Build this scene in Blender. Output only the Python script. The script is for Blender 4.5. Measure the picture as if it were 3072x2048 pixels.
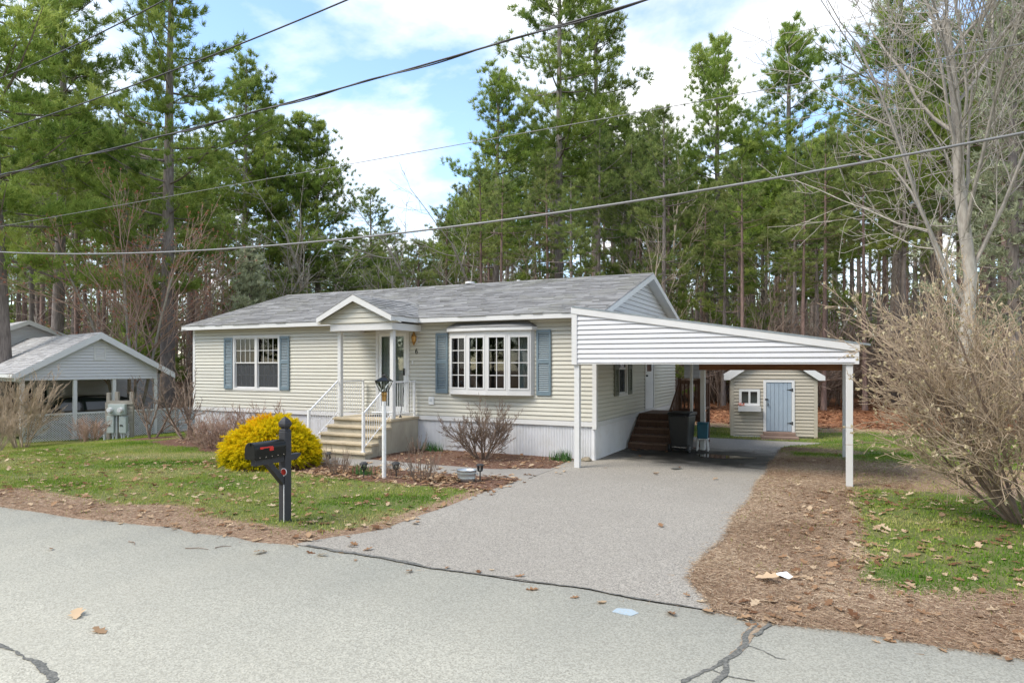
import bpy, math, random
import numpy as np
from mathutils import Vector, Matrix

R = math.radians
scene = bpy.context.scene
COL = scene.collection
for o in list(bpy.data.objects):
    bpy.data.objects.remove(o)

# ------------------------------------------------------------------ camera
cam_d = bpy.data.cameras.new('camera')
cam = bpy.data.objects.new('camera', cam_d)
COL.objects.link(cam)
cam.location = (0, 0, 2.2)
cam.rotation_euler = (R(90), 0, R(26))
cam_d.sensor_width = 36
cam_d.lens = 23.44
cam_d.shift_y = 0.0225
cam_d.clip_start = 0.05
cam_d.clip_end = 3000
scene.camera = cam

# ------------------------------------------------------------------ sky, sun, exposure
SUN_EL, SUN_AZ = R(52), R(222)      # azimuth of the sun measured from +y clockwise
world = bpy.data.worlds.new('World')
scene.world = world
world.use_nodes = True
wn, wl = world.node_tree.nodes, world.node_tree.links
wn.clear()
w_out = wn.new('ShaderNodeOutputWorld')
w_bg = wn.new('ShaderNodeBackground')
w_bg.inputs['Strength'].default_value = 0.15
sky = wn.new('ShaderNodeTexSky')
sky.sky_type = 'NISHITA'
sky.sun_disc = False
sky.sun_elevation = SUN_EL
sky.sun_rotation = SUN_AZ
sky.air_density = 1.0
sky.dust_density = 0.2
sky.ozone_density = 1.6
w_tc = wn.new('ShaderNodeTexCoord')
w_sep = wn.new('ShaderNodeSeparateXYZ')
w_add = wn.new('ShaderNodeMath'); w_add.operation = 'ADD'; w_add.inputs[1].default_value = 0.22
w_max = wn.new('ShaderNodeMath'); w_max.operation = 'MAXIMUM'; w_max.inputs[1].default_value = 0.05
w_dx = wn.new('ShaderNodeMath'); w_dx.operation = 'DIVIDE'
w_dy = wn.new('ShaderNodeMath'); w_dy.operation = 'DIVIDE'
w_cmb = wn.new('ShaderNodeCombineXYZ')
w_noise = wn.new('ShaderNodeTexNoise')
w_noise.inputs['Scale'].default_value = 1.55
w_noise.inputs['Detail'].default_value = 9
w_noise.inputs['Roughness'].default_value = 0.56
w_noise.inputs['Distortion'].default_value = 0.25
w_map = wn.new('ShaderNodeMapping')
w_map.inputs['Location'].default_value = (1.35, 0.4, 0.0)
w_ramp = wn.new('ShaderNodeValToRGB')
w_ramp.color_ramp.elements[0].position = 0.44
w_ramp.color_ramp.elements[0].color = (0, 0, 0, 1)
w_ramp.color_ramp.elements[1].position = 0.61
w_ramp.color_ramp.elements[1].color = (1, 1, 1, 1)
w_n2 = wn.new('ShaderNodeTexNoise')
w_n2.inputs['Scale'].default_value = 4.0
w_n2.inputs['Detail'].default_value = 6
w_cr = wn.new('ShaderNodeValToRGB')
w_cr.color_ramp.elements[0].position = 0.3
w_cr.color_ramp.elements[0].color = (3.5, 3.6, 3.7, 1)
w_cr.color_ramp.elements[1].position = 0.7
w_cr.color_ramp.elements[1].color = (4.8, 4.8, 4.75, 1)
w_mix = wn.new('ShaderNodeMix'); w_mix.data_type = 'RGBA'
wl.new(w_tc.outputs['Generated'], w_sep.inputs[0])
wl.new(w_sep.outputs['Z'], w_max.inputs[0])
wl.new(w_max.outputs[0], w_add.inputs[0])
wl.new(w_sep.outputs['X'], w_dx.inputs[0]); wl.new(w_add.outputs[0], w_dx.inputs[1])
wl.new(w_sep.outputs['Y'], w_dy.inputs[0]); wl.new(w_add.outputs[0], w_dy.inputs[1])
wl.new(w_dx.outputs[0], w_cmb.inputs[0]); wl.new(w_dy.outputs[0], w_cmb.inputs[1])
wl.new(w_cmb.outputs[0], w_map.inputs[0])
wl.new(w_map.outputs[0], w_noise.inputs['Vector'])
wl.new(w_map.outputs[0], w_n2.inputs['Vector'])
wl.new(w_noise.outputs['Fac'], w_ramp.inputs[0])
wl.new(w_n2.outputs['Fac'], w_cr.inputs[0])
wl.new(w_ramp.outputs[0], w_mix.inputs[0])
wl.new(sky.outputs[0], w_mix.inputs[6])
wl.new(w_cr.outputs[0], w_mix.inputs[7])
wl.new(w_mix.outputs[2], w_bg.inputs['Color'])
wl.new(w_bg.outputs[0], w_out.inputs[0])

sun_d = bpy.data.lights.new('sun', 'SUN')
sun_d.energy = 2.0
sun_d.angle = R(26)
sun_d.color = (1.0, 0.94, 0.85)
sun = bpy.data.objects.new('sun', sun_d)
COL.objects.link(sun)
_sd = Vector((math.sin(SUN_AZ) * math.cos(SUN_EL), math.cos(SUN_AZ) * math.cos(SUN_EL), math.sin(SUN_EL)))
sun.rotation_euler = (-_sd).to_track_quat('-Z', 'Y').to_euler()
sun.location = (0, -10, 30)

vs = scene.view_settings
vs.view_transform = 'Standard'
vs.look = 'None'
vs.gamma = 1
vs.use_curve_mapping = False
vs.exposure = 1.3
scene.render.engine = 'CYCLES'
scene.cycles.max_bounces = 7
scene.cycles.diffuse_bounces = 4
scene.cycles.glossy_bounces = 3
scene.cycles.transmission_bounces = 4
scene.cycles.transparent_max_bounces = 10
scene.cycles.use_denoising = True

# ------------------------------------------------------------------ materials
def new_mat(name):
    m = bpy.data.materials.new(name)
    m.use_nodes = True
    nt = m.node_tree
    nt.nodes.clear()
    out = nt.nodes.new('ShaderNodeOutputMaterial')
    return m, nt.nodes, nt.links, out

def noise(n, l, vec, scale, detail=4, rough=0.55):
    t = n.new('ShaderNodeTexNoise')
    t.inputs['Scale'].default_value = scale
    t.inputs['Detail'].default_value = detail
    t.inputs['Roughness'].default_value = rough
    if vec is not None:
        l.new(vec, t.inputs['Vector'])
    return t.outputs['Fac']

def ramp(n, l, fac, stops):
    r = n.new('ShaderNodeValToRGB')
    e = r.color_ramp.elements
    while len(e) < len(stops):
        e.new(0.5)
    for k, (p, c) in enumerate(stops):
        e[k].position = p
        e[k].color = (c, c, c, 1) if not isinstance(c, tuple) else (*c, 1)
    l.new(fac, r.inputs[0])
    return r.outputs[0]

def mixc(n, l, fac, a, b, blend='MIX'):
    x = n.new('ShaderNodeMix'); x.data_type = 'RGBA'; x.blend_type = blend
    for s, v in ((0, fac), (6, a), (7, b)):
        if hasattr(v, 'is_linked') or hasattr(v, 'links'):
            l.new(v, x.inputs[s])
        elif s == 0:
            x.inputs[0].default_value = v
        else:
            x.inputs[s].default_value = (*v, 1)
    return x.outputs[2]

def bump(n, l, h, strength, dist=0.01):
    b = n.new('ShaderNodeBump')
    b.inputs['Strength'].default_value = strength
    b.inputs['Distance'].default_value = dist
    l.new(h, b.inputs['Height'])
    return b.outputs[0]

def coords(n, l, scale=(1, 1, 1), world_space=False):
    if world_space:
        g = n.new('ShaderNodeNewGeometry'); v = g.outputs['Position']
    else:
        g = n.new('ShaderNodeTexCoord'); v = g.outputs['Object']
    m = n.new('ShaderNodeMapping')
    m.inputs['Scale'].default_value = scale
    l.new(v, m.inputs[0])
    return m.outputs[0]

def pmat(name, c1, c2=None, scale=6, rough=0.6, stretch=(1, 1, 1), bmp=0.0, bscale=60, island=0.0, metal=0.0, spec=0.5,
         stain=None, stain_scale=1.2, stain_amt=0.3, world_space=True, objvar=0.0):
    """paint / wood / vinyl: two-tone noise, optional larger stains and per-piece variation"""
    m, n, l, out = new_mat(name)
    p = n.new('ShaderNodeBsdfPrincipled')
    v = coords(n, l, stretch, world_space)
    col = mixc(n, l, ramp(n, l, noise(n, l, v, scale, 5), [(0.35, 0.0), (0.65, 1.0)]), c1, c2 or tuple(x * 0.9 for x in c1))
    if stain:
        v2 = coords(n, l, (1, 1, 1), world_space)
        f = ramp(n, l, noise(n, l, v2, stain_scale, 6, 0.65), [(0.5, 0.0), (0.75, stain_amt)])
        col = mixc(n, l, f, col, stain)
    if island:
        g = n.new('ShaderNodeNewGeometry')
        f = n.new('ShaderNodeMath'); f.operation = 'MULTIPLY'; f.inputs[1].default_value = island
        l.new(g.outputs['Random Per Island'], f.inputs[0])
        col = mixc(n, l, f.outputs[0], col, (0.02, 0.02, 0.02))
    if objvar:
        oi = n.new('ShaderNodeObjectInfo')
        mr = n.new('ShaderNodeMapRange'); mr.inputs[3].default_value = 1 - objvar; mr.inputs[4].default_value = 1 + objvar
        hs = n.new('ShaderNodeHueSaturation')
        l.new(oi.outputs['Random'], mr.inputs[0]); l.new(mr.outputs[0], hs.inputs['Value']); l.new(col, hs.inputs['Color'])
        col = hs.outputs[0]
    l.new(col, p.inputs['Base Color'])
    p.inputs['Roughness'].default_value = rough
    p.inputs['Metallic'].default_value = metal
    p.inputs['Specular IOR Level'].default_value = spec
    if bmp:
        vb = coords(n, l, stretch, world_space)
        l.new(bump(n, l, noise(n, l, vb, bscale, 4), bmp, 0.01), p.inputs['Normal'])
    l.new(p.outputs[0], out.inputs[0])
    return m

def leaf_mat(name, stops, transl=0.3, nscale=0.6, namt=0.35):
    """foliage: colour by the 'tint' attribute, broken up by object-space noise, partly translucent"""
    m, n, l, out = new_mat(name)
    a = n.new('ShaderNodeAttribute'); a.attribute_name = 'tint'
    v = coords(n, l)
    nz = noise(n, l, v, nscale, 3)
    s = n.new('ShaderNodeMath'); s.operation = 'MULTIPLY_ADD'
    s.inputs[1].default_value = namt * 2; s.inputs[2].default_value = -namt
    l.new(nz, s.inputs[0])
    ad = n.new('ShaderNodeMath'); ad.operation = 'ADD'; ad.use_clamp = True
    l.new(a.outputs['Fac'], ad.inputs[0]); l.new(s.outputs[0], ad.inputs[1])
    col = ramp(n, l, ad.outputs[0], stops)
    oi = n.new('ShaderNodeObjectInfo')
    hs = n.new('ShaderNodeHueSaturation')
    mr = n.new('ShaderNodeMapRange'); mr.inputs[3].default_value = 0.85; mr.inputs[4].default_value = 1.15
    l.new(oi.outputs['Random'], mr.inputs[0]); l.new(mr.outputs[0], hs.inputs['Value'])
    l.new(col, hs.inputs['Color'])
    d = n.new('ShaderNodeBsdfDiffuse'); t = n.new('ShaderNodeBsdfTranslucent')
    l.new(hs.outputs[0], d.inputs[0]); l.new(hs.outputs[0], t.inputs[0])
    mx = n.new('ShaderNodeMixShader'); mx.inputs[0].default_value = transl
    l.new(d.outputs[0], mx.inputs[1]); l.new(t.outputs[0], mx.inputs[2])
    l.new(mx.outputs[0], out.inputs[0])
    return m

def glass_mat(name, tint=(0.9, 0.94, 0.93)):
    m, n, l, out = new_mat(name)
    t = n.new('ShaderNodeBsdfTransparent'); t.inputs[0].default_value = (*tint, 1)
    g = n.new('ShaderNodeBsdfGlossy'); g.inputs['Roughness'].default_value = 0.02
    f = n.new('ShaderNodeFresnel'); f.inputs['IOR'].default_value = 1.5
    mx = n.new('ShaderNodeMixShader')
    l.new(f.outputs[0], mx.inputs[0]); l.new(t.outputs[0], mx.inputs[1]); l.new(g.outputs[0], mx.inputs[2])
    l.new(mx.outputs[0], out.inputs[0])
    return m

def screen_mat(name):
    m, n, l, out = new_mat(name)
    t = n.new('ShaderNodeBsdfTransparent')
    d = n.new('ShaderNodeBsdfDiffuse'); d.inputs[0].default_value = (0.09, 0.095, 0.1, 1)
    mx = n.new('ShaderNodeMixShader'); mx.inputs[0].default_value = 0.55
    l.new(t.outputs[0], mx.inputs[1]); l.new(d.outputs[0], mx.inputs[2])
    l.new(mx.outputs[0], out.inputs[0])
    return m

def asphalt_mat(name, c_lo, c_hi, grain=70, wear=None, stain=None, tracks=(0.12, 1.3, 1)):
    m, n, l, out = new_mat(name)
    p = n.new('ShaderNodeBsdfPrincipled')
    v = coords(n, l, (1, 1, 1), True)
    track = ramp(n, l, noise(n, l, coords(n, l, tracks, True), 1.0, 4, 0.55), [(0.35, 0.0), (0.65, 0.30)])
    vo = n.new('ShaderNodeTexVoronoi'); vo.inputs['Scale'].default_value = grain
    l.new(v, vo.inputs['Vector'])
    sp = n.new('ShaderNodeSeparateColor'); l.new(vo.outputs['Color'], sp.inputs[0])
    col = mixc(n, l, sp.outputs[0], c_lo, c_hi)
    pit = ramp(n, l, noise(n, l, v, grain * 0.4, 3, 0.7), [(0.29, 1.0), (0.36, 0.0)])
    col = mixc(n, l, pit, col, tuple(x * 0.45 for x in c_lo))
    big = ramp(n, l, noise(n, l, v, 0.7, 5, 0.6), [(0.3, 0.0), (0.7, 1.0)])
    col = mixc(n, l, big, col, wear or c_hi, 'MIX') if False else col
    f = n.new('ShaderNodeMath'); f.operation = 'MULTIPLY'; f.inputs[1].default_value = 0.35
    l.new(big, f.inputs[0])
    col = mixc(n, l, f.outputs[0], col, wear or tuple(x * 0.85 for x in c_lo))
    col = mixc(n, l, track, col, tuple(x * 0.62 for x in c_hi))
    rough = None
    if stain:   # damp round the puddle, enlarged and darkened to paint in carport shade: (x, y, rx, ry)
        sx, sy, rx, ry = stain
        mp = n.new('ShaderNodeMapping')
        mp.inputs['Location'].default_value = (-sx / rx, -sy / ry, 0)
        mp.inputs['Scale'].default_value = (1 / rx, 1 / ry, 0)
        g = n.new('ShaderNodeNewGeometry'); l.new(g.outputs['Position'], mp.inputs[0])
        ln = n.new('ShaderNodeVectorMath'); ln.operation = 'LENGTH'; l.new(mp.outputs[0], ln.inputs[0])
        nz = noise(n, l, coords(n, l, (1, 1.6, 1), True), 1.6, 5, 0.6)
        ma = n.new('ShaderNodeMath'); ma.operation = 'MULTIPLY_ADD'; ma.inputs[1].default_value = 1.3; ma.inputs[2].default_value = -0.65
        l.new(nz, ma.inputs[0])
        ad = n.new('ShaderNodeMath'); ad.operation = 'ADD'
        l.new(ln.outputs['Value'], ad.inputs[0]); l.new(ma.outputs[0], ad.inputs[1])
        wet_shade = ramp(n, l, ad.outputs[0], [(0.45, 1.0), (1.0, 0.0)])
        col = mixc(n, l, wet_shade, col, (0.022, 0.021, 0.018))
        rough = ramp(n, l, wet_shade, [(0.0, 0.9), (1.0, 0.6)])
    l.new(col, p.inputs['Base Color'])
    if rough is not None:
        l.new(rough, p.inputs['Roughness'])
    else:
        p.inputs['Roughness'].default_value = 0.9
    p.inputs['Specular IOR Level'].default_value = 0.2
    l.new(bump(n, l, noise(n, l, v, grain, 3), 0.5, 0.006), p.inputs['Normal'])
    l.new(p.outputs[0], out.inputs[0])
    return m

M = {}
M['cream'] = pmat(name='cream_vinyl', objvar=0.035, c1=(0.56, 0.54, 0.46), c2=(0.535, 0.515, 0.44), scale=2.0, rough=0.45, stain=(0.43, 0.40, 0.31), stain_amt=0.25, bmp=0.12, bscale=40, stretch=(0.4, 0.4, 6))
M['tan'] = pmat(name='tan_vinyl', objvar=0.035, c1=(0.43, 0.385, 0.305), c2=(0.40, 0.36, 0.285), scale=2.0, rough=0.45, stain=(0.33, 0.29, 0.21), stain_amt=0.3, bmp=0.12, bscale=40, stretch=(0.4, 0.4, 6))
M['white_vinyl'] = pmat(name='white_vinyl', objvar=0.035, c1=(0.60, 0.60, 0.605), c2=(0.57, 0.57, 0.58), scale=2.0, rough=0.42, stain=(0.60, 0.60, 0.58), stain_amt=0.22, bmp=0.1, bscale=40, stretch=(0.4, 0.4, 6))
M['trim'] = pmat('white_trim', (0.64, 0.635, 0.62), (0.61, 0.605, 0.59), 3.0, 0.4, stain=(0.62, 0.60, 0.55), stain_amt=0.25, stain_scale=2.0)
M['white_metal'] = pmat('white_painted_metal', (0.78, 0.78, 0.78), (0.70, 0.70, 0.69), 12.0, 0.35, stain=(0.45, 0.38, 0.3), stain_amt=0.2, stain_scale=9)
M['skirt'] = pmat('white_skirting', (0.76, 0.76, 0.77), (0.72, 0.72, 0.73), 2.0, 0.45, stain=(0.50, 0.47, 0.40), stain_amt=0.4, stain_scale=2.2)
M['shutter'] = pmat('blue_grey_shutter', (0.15, 0.205, 0.235), (0.135, 0.185, 0.215), 5, 0.5, stain=(0.2, 0.26, 0.29), stain_amt=0.4)
M['olive_shutter'] = pmat('olive_shutter', (0.14, 0.15, 0.11), (0.12, 0.13, 0.1), 5, 0.5)
M['shingle'] = pmat('grey_shingle', (0.31, 0.305, 0.295), (0.22, 0.215, 0.21), 1.6, 0.92, stretch=(0.5, 2, 2), bmp=0.5, bscale=120, island=0.28, stain=(0.30, 0.30, 0.19), stain_amt=0.32, stain_scale=0.9)
M['shingle2'] = pmat('pale_shingle', (0.42, 0.41, 0.40), (0.35, 0.34, 0.335), 1.6, 0.92, stretch=(1, 1, 2), bmp=0.5, bscale=120, island=0.3)
M['concrete'] = pmat('weathered_concrete', (0.42, 0.385, 0.30), (0.33, 0.30, 0.235), 3.5, 0.9, bmp=0.4, bscale=90, stain=(0.17, 0.16, 0.12), stain_amt=0.75, stain_scale=2.2, stretch=(1, 1, 0.5))
M['tread'] = pmat('tan_concrete_tread', (0.50, 0.42, 0.29), (0.42, 0.35, 0.24), 5, 0.85, bmp=0.4, bscale=90, stain=(0.25, 0.2, 0.14), stain_amt=0.5, stain_scale=3)
M['brown_wood'] = pmat('brown_stained_wood', (0.13, 0.068, 0.042), (0.085, 0.045, 0.03), 9, 0.75, stretch=(3, 3, 0.6), bmp=0.3, bscale=40)
M['worn_tread'] = pmat('worn_brown_tread', (0.24, 0.15, 0.105), (0.15, 0.09, 0.062), 9, 0.8, stretch=(0.6, 3, 3), bmp=0.3, bscale=40)
M['beam_wood'] = pmat('fresh_beam_wood', (0.30, 0.13, 0.05), (0.22, 0.095, 0.04), 6, 0.75, stretch=(0.3, 3, 3), bmp=0.2)
M['grey_wood'] = pmat('weathered_wood', (0.36, 0.33, 0.28), (0.22, 0.195, 0.165), 7, 0.9, stretch=(0.6, 0.6, 7), bmp=0.5, bscale=30, stain=(0.12, 0.1, 0.085), stain_amt=0.5)
M['grey_wood_v'] = pmat('weathered_wood_upright', (0.36, 0.33, 0.28), (0.22, 0.195, 0.165), 7, 0.9, stretch=(6, 6, 0.5), bmp=0.5, bscale=30)
M['charcoal'] = pmat('charcoal_post_paint', (0.043, 0.043, 0.046), (0.036, 0.036, 0.04), 8, 0.6, spec=0.3, bmp=0.15, bscale=40)
M['black_metal'] = pmat('black_gloss_metal', (0.008, 0.009, 0.008), (0.010, 0.011, 0.010), 8, 0.28, spec=0.25)
M['black_plastic'] = pmat('black_plastic', (0.014, 0.015, 0.017), (0.02, 0.021, 0.022), 8, 0.45, bmp=0.05)
M['black_matte'] = pmat('black_matte', (0.02, 0.02, 0.02), (0.03, 0.03, 0.03), 8, 0.7)
M['red'] = pmat('red_paint', (0.62, 0.02, 0.012), (0.58, 0.02, 0.012), 8, 0.4)
M['reflector'] = pmat('dark_red_reflector', (0.26, 0.02, 0.012), (0.3, 0.03, 0.02), 30, 0.25)
M['teal'] = pmat('teal_plastic', (0.005, 0.12, 0.19), (0.006, 0.10, 0.16), 5, 0.45)
M['galv'] = pmat('galvanised_steel', (0.42, 0.46, 0.48), (0.34, 0.38, 0.41), 9, 0.38, metal=0.7)
M['meter_grey'] = pmat('meter_box_grey', (0.40, 0.45, 0.43), (0.36, 0.41, 0.395), 5, 0.5, stain=(0.28, 0.3, 0.28), stain_amt=0.3)
M['pvc'] = pmat('grey_conduit', (0.52, 0.54, 0.55), (0.46, 0.48, 0.49), 6, 0.5)
M['brass'] = pmat('aged_brass', (0.42, 0.25, 0.08), (0.3, 0.17, 0.06), 14, 0.35, metal=0.85)
M['door_white'] = pmat('white_door', (0.74, 0.75, 0.74), (0.71, 0.72, 0.71), 4, 0.4)
M['shed_door'] = pmat('blue_grey_boards', (0.30, 0.36, 0.42), (0.27, 0.33, 0.385), 3, 0.6, stretch=(8, 8, 0.5), stain=(0.38, 0.43, 0.46), stain_amt=0.4, bmp=0.1)
M['curtain'] = pmat('pale_curtain', (0.62, 0.66, 0.60), (0.52, 0.56, 0.51), 3, 0.9, stretch=(6, 6, 0.3))
M['lace'] = pmat('grey_blind', (0.42, 0.43, 0.43), (0.36, 0.37, 0.37), 3, 0.9, stretch=(1, 1, 9))
M['interior'] = pmat('dim_interior', (0.13, 0.115, 0.10), (0.10, 0.09, 0.08), 1, 0.9)
M['glass'] = glass_mat('window_glass')
M['screen'] = screen_mat('insect_screen')
M['lamp_glass'] = glass_mat('lamp_glass', (0.78, 0.8, 0.78))
M['cable'] = pmat('black_cable', (0.03, 0.03, 0.032), (0.05, 0.05, 0.05), 3, 0.5)
M['wire_grey'] = pmat('grey_wire', (0.22, 0.22, 0.22), (0.18, 0.18, 0.18), 3, 0.45)
M['paper'] = pmat('white_paper', (0.8, 0.8, 0.8), (0.76, 0.76, 0.76), 9, 0.7)
M['rock'] = pmat('tan_rock', (0.30, 0.25, 0.18), (0.2, 0.17, 0.12), 8, 0.9, bmp=0.6, bscale=30)
M['red_brown'] = pmat('painted_brown_step', (0.25, 0.17, 0.13), (0.2, 0.135, 0.105), 6, 0.8, stretch=(0.5, 3, 3))
M['pink'] = pmat('coral_flower', (0.75, 0.16, 0.10), (0.7, 0.35, 0.25), 20, 0.7)
M['car_black'] = pmat('black_car_paint', (0.008, 0.009, 0.010), (0.01, 0.011, 0.012), 2, 0.12, spec=0.7)
M['car_glass'] = pmat('dark_car_glass', (0.012, 0.02, 0.02), (0.015, 0.022, 0.022), 2, 0.06, spec=0.7)
M['chrome'] = pmat('chrome', (0.6, 0.6, 0.6), (0.55, 0.55, 0.55), 2, 0.2, metal=1.0)
M['headlamp'] = pmat('headlamp_lens', (0.6, 0.62, 0.63), (0.55, 0.56, 0.57), 9, 0.1)
M['rubber'] = pmat('tyre_rubber', (0.02, 0.02, 0.02), (0.028, 0.028, 0.028), 9, 0.85)
M['soil_fill'] = pmat('soil_in_crack', (0.33, 0.25, 0.17), (0.20, 0.15, 0.10), 40, 0.95, bmp=0.5, bscale=90)
M['seam'] = pmat('tar_seam', (0.06, 0.062, 0.054), (0.17, 0.165, 0.145), 45, 0.85, bmp=0.4, bscale=90)
M['blue_paint'] = pmat('faded_blue_paint', (0.30, 0.40, 0.47), (0.34, 0.36, 0.35), 40, 0.9)

def water_mat():
    m, n, l, out = new_mat('puddle_water')
    p = n.new('ShaderNodeBsdfPrincipled')
    p.inputs['Base Color'].default_value = (0.02, 0.02, 0.018, 1)
    p.inputs['Roughness'].default_value = 0.03
    p.inputs['IOR'].default_value = 1.33
    p.inputs['Specular IOR Level'].default_value = 0.8
    l.new(p.outputs[0], out.inputs[0])
    return m
M['water'] = water_mat()

def bark_mat(name, c1, c2, sc=7):
    return pmat(name, c1, c2, sc, 0.95, stretch=(3, 3, 0.45), bmp=0.8, bscale=9)
M['pine_bark'] = bark_mat('pine_bark', (0.26, 0.22, 0.195), (0.14, 0.115, 0.10))
M['red_bark'] = bark_mat('reddish_bark', (0.25, 0.165, 0.135), (0.13, 0.09, 0.075))
M['grey_bark'] = pmat('grey_bark', (0.40, 0.36, 0.30), (0.27, 0.24, 0.20), 6, 0.95, stretch=(2, 2, 0.6), bmp=0.6, bscale=12)
M['pale_twig'] = pmat('pale_twig_bark', (0.36, 0.30, 0.225), (0.25, 0.205, 0.15), 5, 0.95)
M['tan_twig'] = pmat('tan_twig_bark', (0.48, 0.37, 0.255), (0.32, 0.245, 0.17), 4, 0.95)
M['brown_twig'] = pmat('brown_twig_bark', (0.25, 0.185, 0.14), (0.16, 0.115, 0.085), 5, 0.95)
M['red_twig'] = pmat('red_twig_bark', (0.43, 0.30, 0.225), (0.31, 0.20, 0.15), 2, 0.95)
M['birch_bark'] = pmat('birch_bark', (0.62, 0.60, 0.56), (0.40, 0.38, 0.35), 5, 0.9, stretch=(1, 1, 3))
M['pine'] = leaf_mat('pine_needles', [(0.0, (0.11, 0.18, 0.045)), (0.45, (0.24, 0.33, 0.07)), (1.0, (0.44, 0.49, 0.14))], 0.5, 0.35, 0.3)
M['pine2'] = leaf_mat('far_pine_needles', [(0.0, (0.10, 0.15, 0.05)), (0.5, (0.22, 0.28, 0.085)), (1.0, (0.38, 0.41, 0.15))], 0.5, 0.35, 0.3)
M['spruce'] = leaf_mat('blue_spruce_needles', [(0.0, (0.20, 0.23, 0.14)), (0.5, (0.38, 0.41, 0.26)), (1.0, (0.58, 0.60, 0.41))], 0.4, 0.8, 0.25)
M['gold'] = leaf_mat('golden_cypress_sprays', [(0.0, (0.18, 0.23, 0.015)), (0.2, (0.60, 0.52, 0.015)), (0.55, (0.92, 0.70, 0.015)), (1.0, (0.90, 0.44, 0.02))], 0.4, 1.6, 0.12)
M['red_bud'] = leaf_mat('red_maple_buds', [(0.0, (0.34, 0.12, 0.075)), (1.0, (0.55, 0.26, 0.17))], 0.3)
M['brushwood'] = leaf_mat('brown_brushwood', [(0.0, (0.13, 0.09, 0.07)), (1.0, (0.30, 0.225, 0.17))], 0.1)
M['pale_bud'] = leaf_mat('pale_yellow_buds', [(0.0, (0.46, 0.38, 0.22)), (1.0, (0.68, 0.60, 0.42))], 0.3)
M['grass'] = leaf_mat('lawn_grass', [(0.0, (0.075, 0.17, 0.015)), (0.3, (0.19, 0.285, 0.035)), (0.6, (0.36, 0.37, 0.105)), (1.0, (0.54, 0.46, 0.24))], 0.3, 0.55, 0.42)
M['straw'] = leaf_mat('dry_straw_litter', [(0.0, (0.20, 0.125, 0.08)), (0.5, (0.37, 0.275, 0.19)), (1.0, (0.60, 0.49, 0.36))], 0.15, 0.9, 0.25)
M['leaf'] = leaf_mat('dry_oak_leaf', [(0.0, (0.15, 0.075, 0.042)), (0.5, (0.34, 0.21, 0.12)), (1.0, (0.55, 0.43, 0.29))], 0.2, 3.0, 0.1)
M['litter'] = leaf_mat('woodland_leaf_litter', [(0.0, (0.12, 0.05, 0.028)), (0.5, (0.27, 0.12, 0.062)), (1.0, (0.40, 0.22, 0.12))], 0.15, 1.0, 0.15)
M['daffodil'] = leaf_mat('daffodil_leaf', [(0.0, (0.05, 0.13, 0.04)), (1.0, (0.13, 0.25, 0.08))], 0.3)
M['road'] = asphalt_mat('pale_old_asphalt', (0.29, 0.275, 0.222), (0.58, 0.553, 0.45), 85, (0.40, 0.38, 0.31))
M['drive'] = asphalt_mat('driveway_asphalt', (0.15, 0.138, 0.12), (0.41, 0.38, 0.325), 85, (0.20, 0.184, 0.16), stain=(-2.7, 16.3, 2.9, 1.9), tracks=(1.5, 0.13, 1))  # the stain holds real damp plus the carport's shade, put into the colour
M['path'] = asphalt_mat('walkway_asphalt', (0.21, 0.195, 0.17), (0.35, 0.325, 0.29), 80)

# ------------------------------------------------------------------ mesh helpers
def link(name, data, parent=None, loc=(0, 0, 0), rz=0.0):
    o = bpy.data.objects.new(name, data)
    COL.objects.link(o)
    o.location = loc
    if rz:
        o.rotation_euler = (0, 0, rz)
    if parent is not None:
        o.parent = parent
    return o

def tag(o, label=None, cat=None, group=None, kind=None):
    if label: o['label'] = label
    if cat: o['category'] = cat
    if group: o['group'] = group
    if kind: o['kind'] = kind
    return o

def thing(name, label, cat, loc=(0, 0, 0), rz=0.0, group=None):
    return tag(link(name, None, None, loc, rz), label, cat, group)

def np_mesh(name, verts, faces, mat, tint=None, smooth=False):
    """verts (N,3); faces (F,k)"""
    verts = np.asarray(verts, np.float32).reshape(-1, 3)
    faces = np.asarray(faces, np.int32)
    k = faces.shape[1]
    me = bpy.data.meshes.new(name)
    me.vertices.add(len(verts)); me.vertices.foreach_set('co', verts.ravel())
    me.loops.add(faces.size); me.loops.foreach_set('vertex_index', faces.ravel())
    me.polygons.add(len(faces))
    me.polygons.foreach_set('loop_start', np.arange(0, faces.size, k, dtype=np.int32))
    if smooth:
        me.polygons.foreach_set('use_smooth', np.ones(len(faces), bool))
    me.update(calc_edges=True)
    if tint is not None:
        a = me.attributes.new('tint', 'FLOAT', 'POINT')
        a.data.foreach_set('value', np.asarray(tint, np.float32).ravel())
    me.materials.append(M[mat])
    return me

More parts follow.
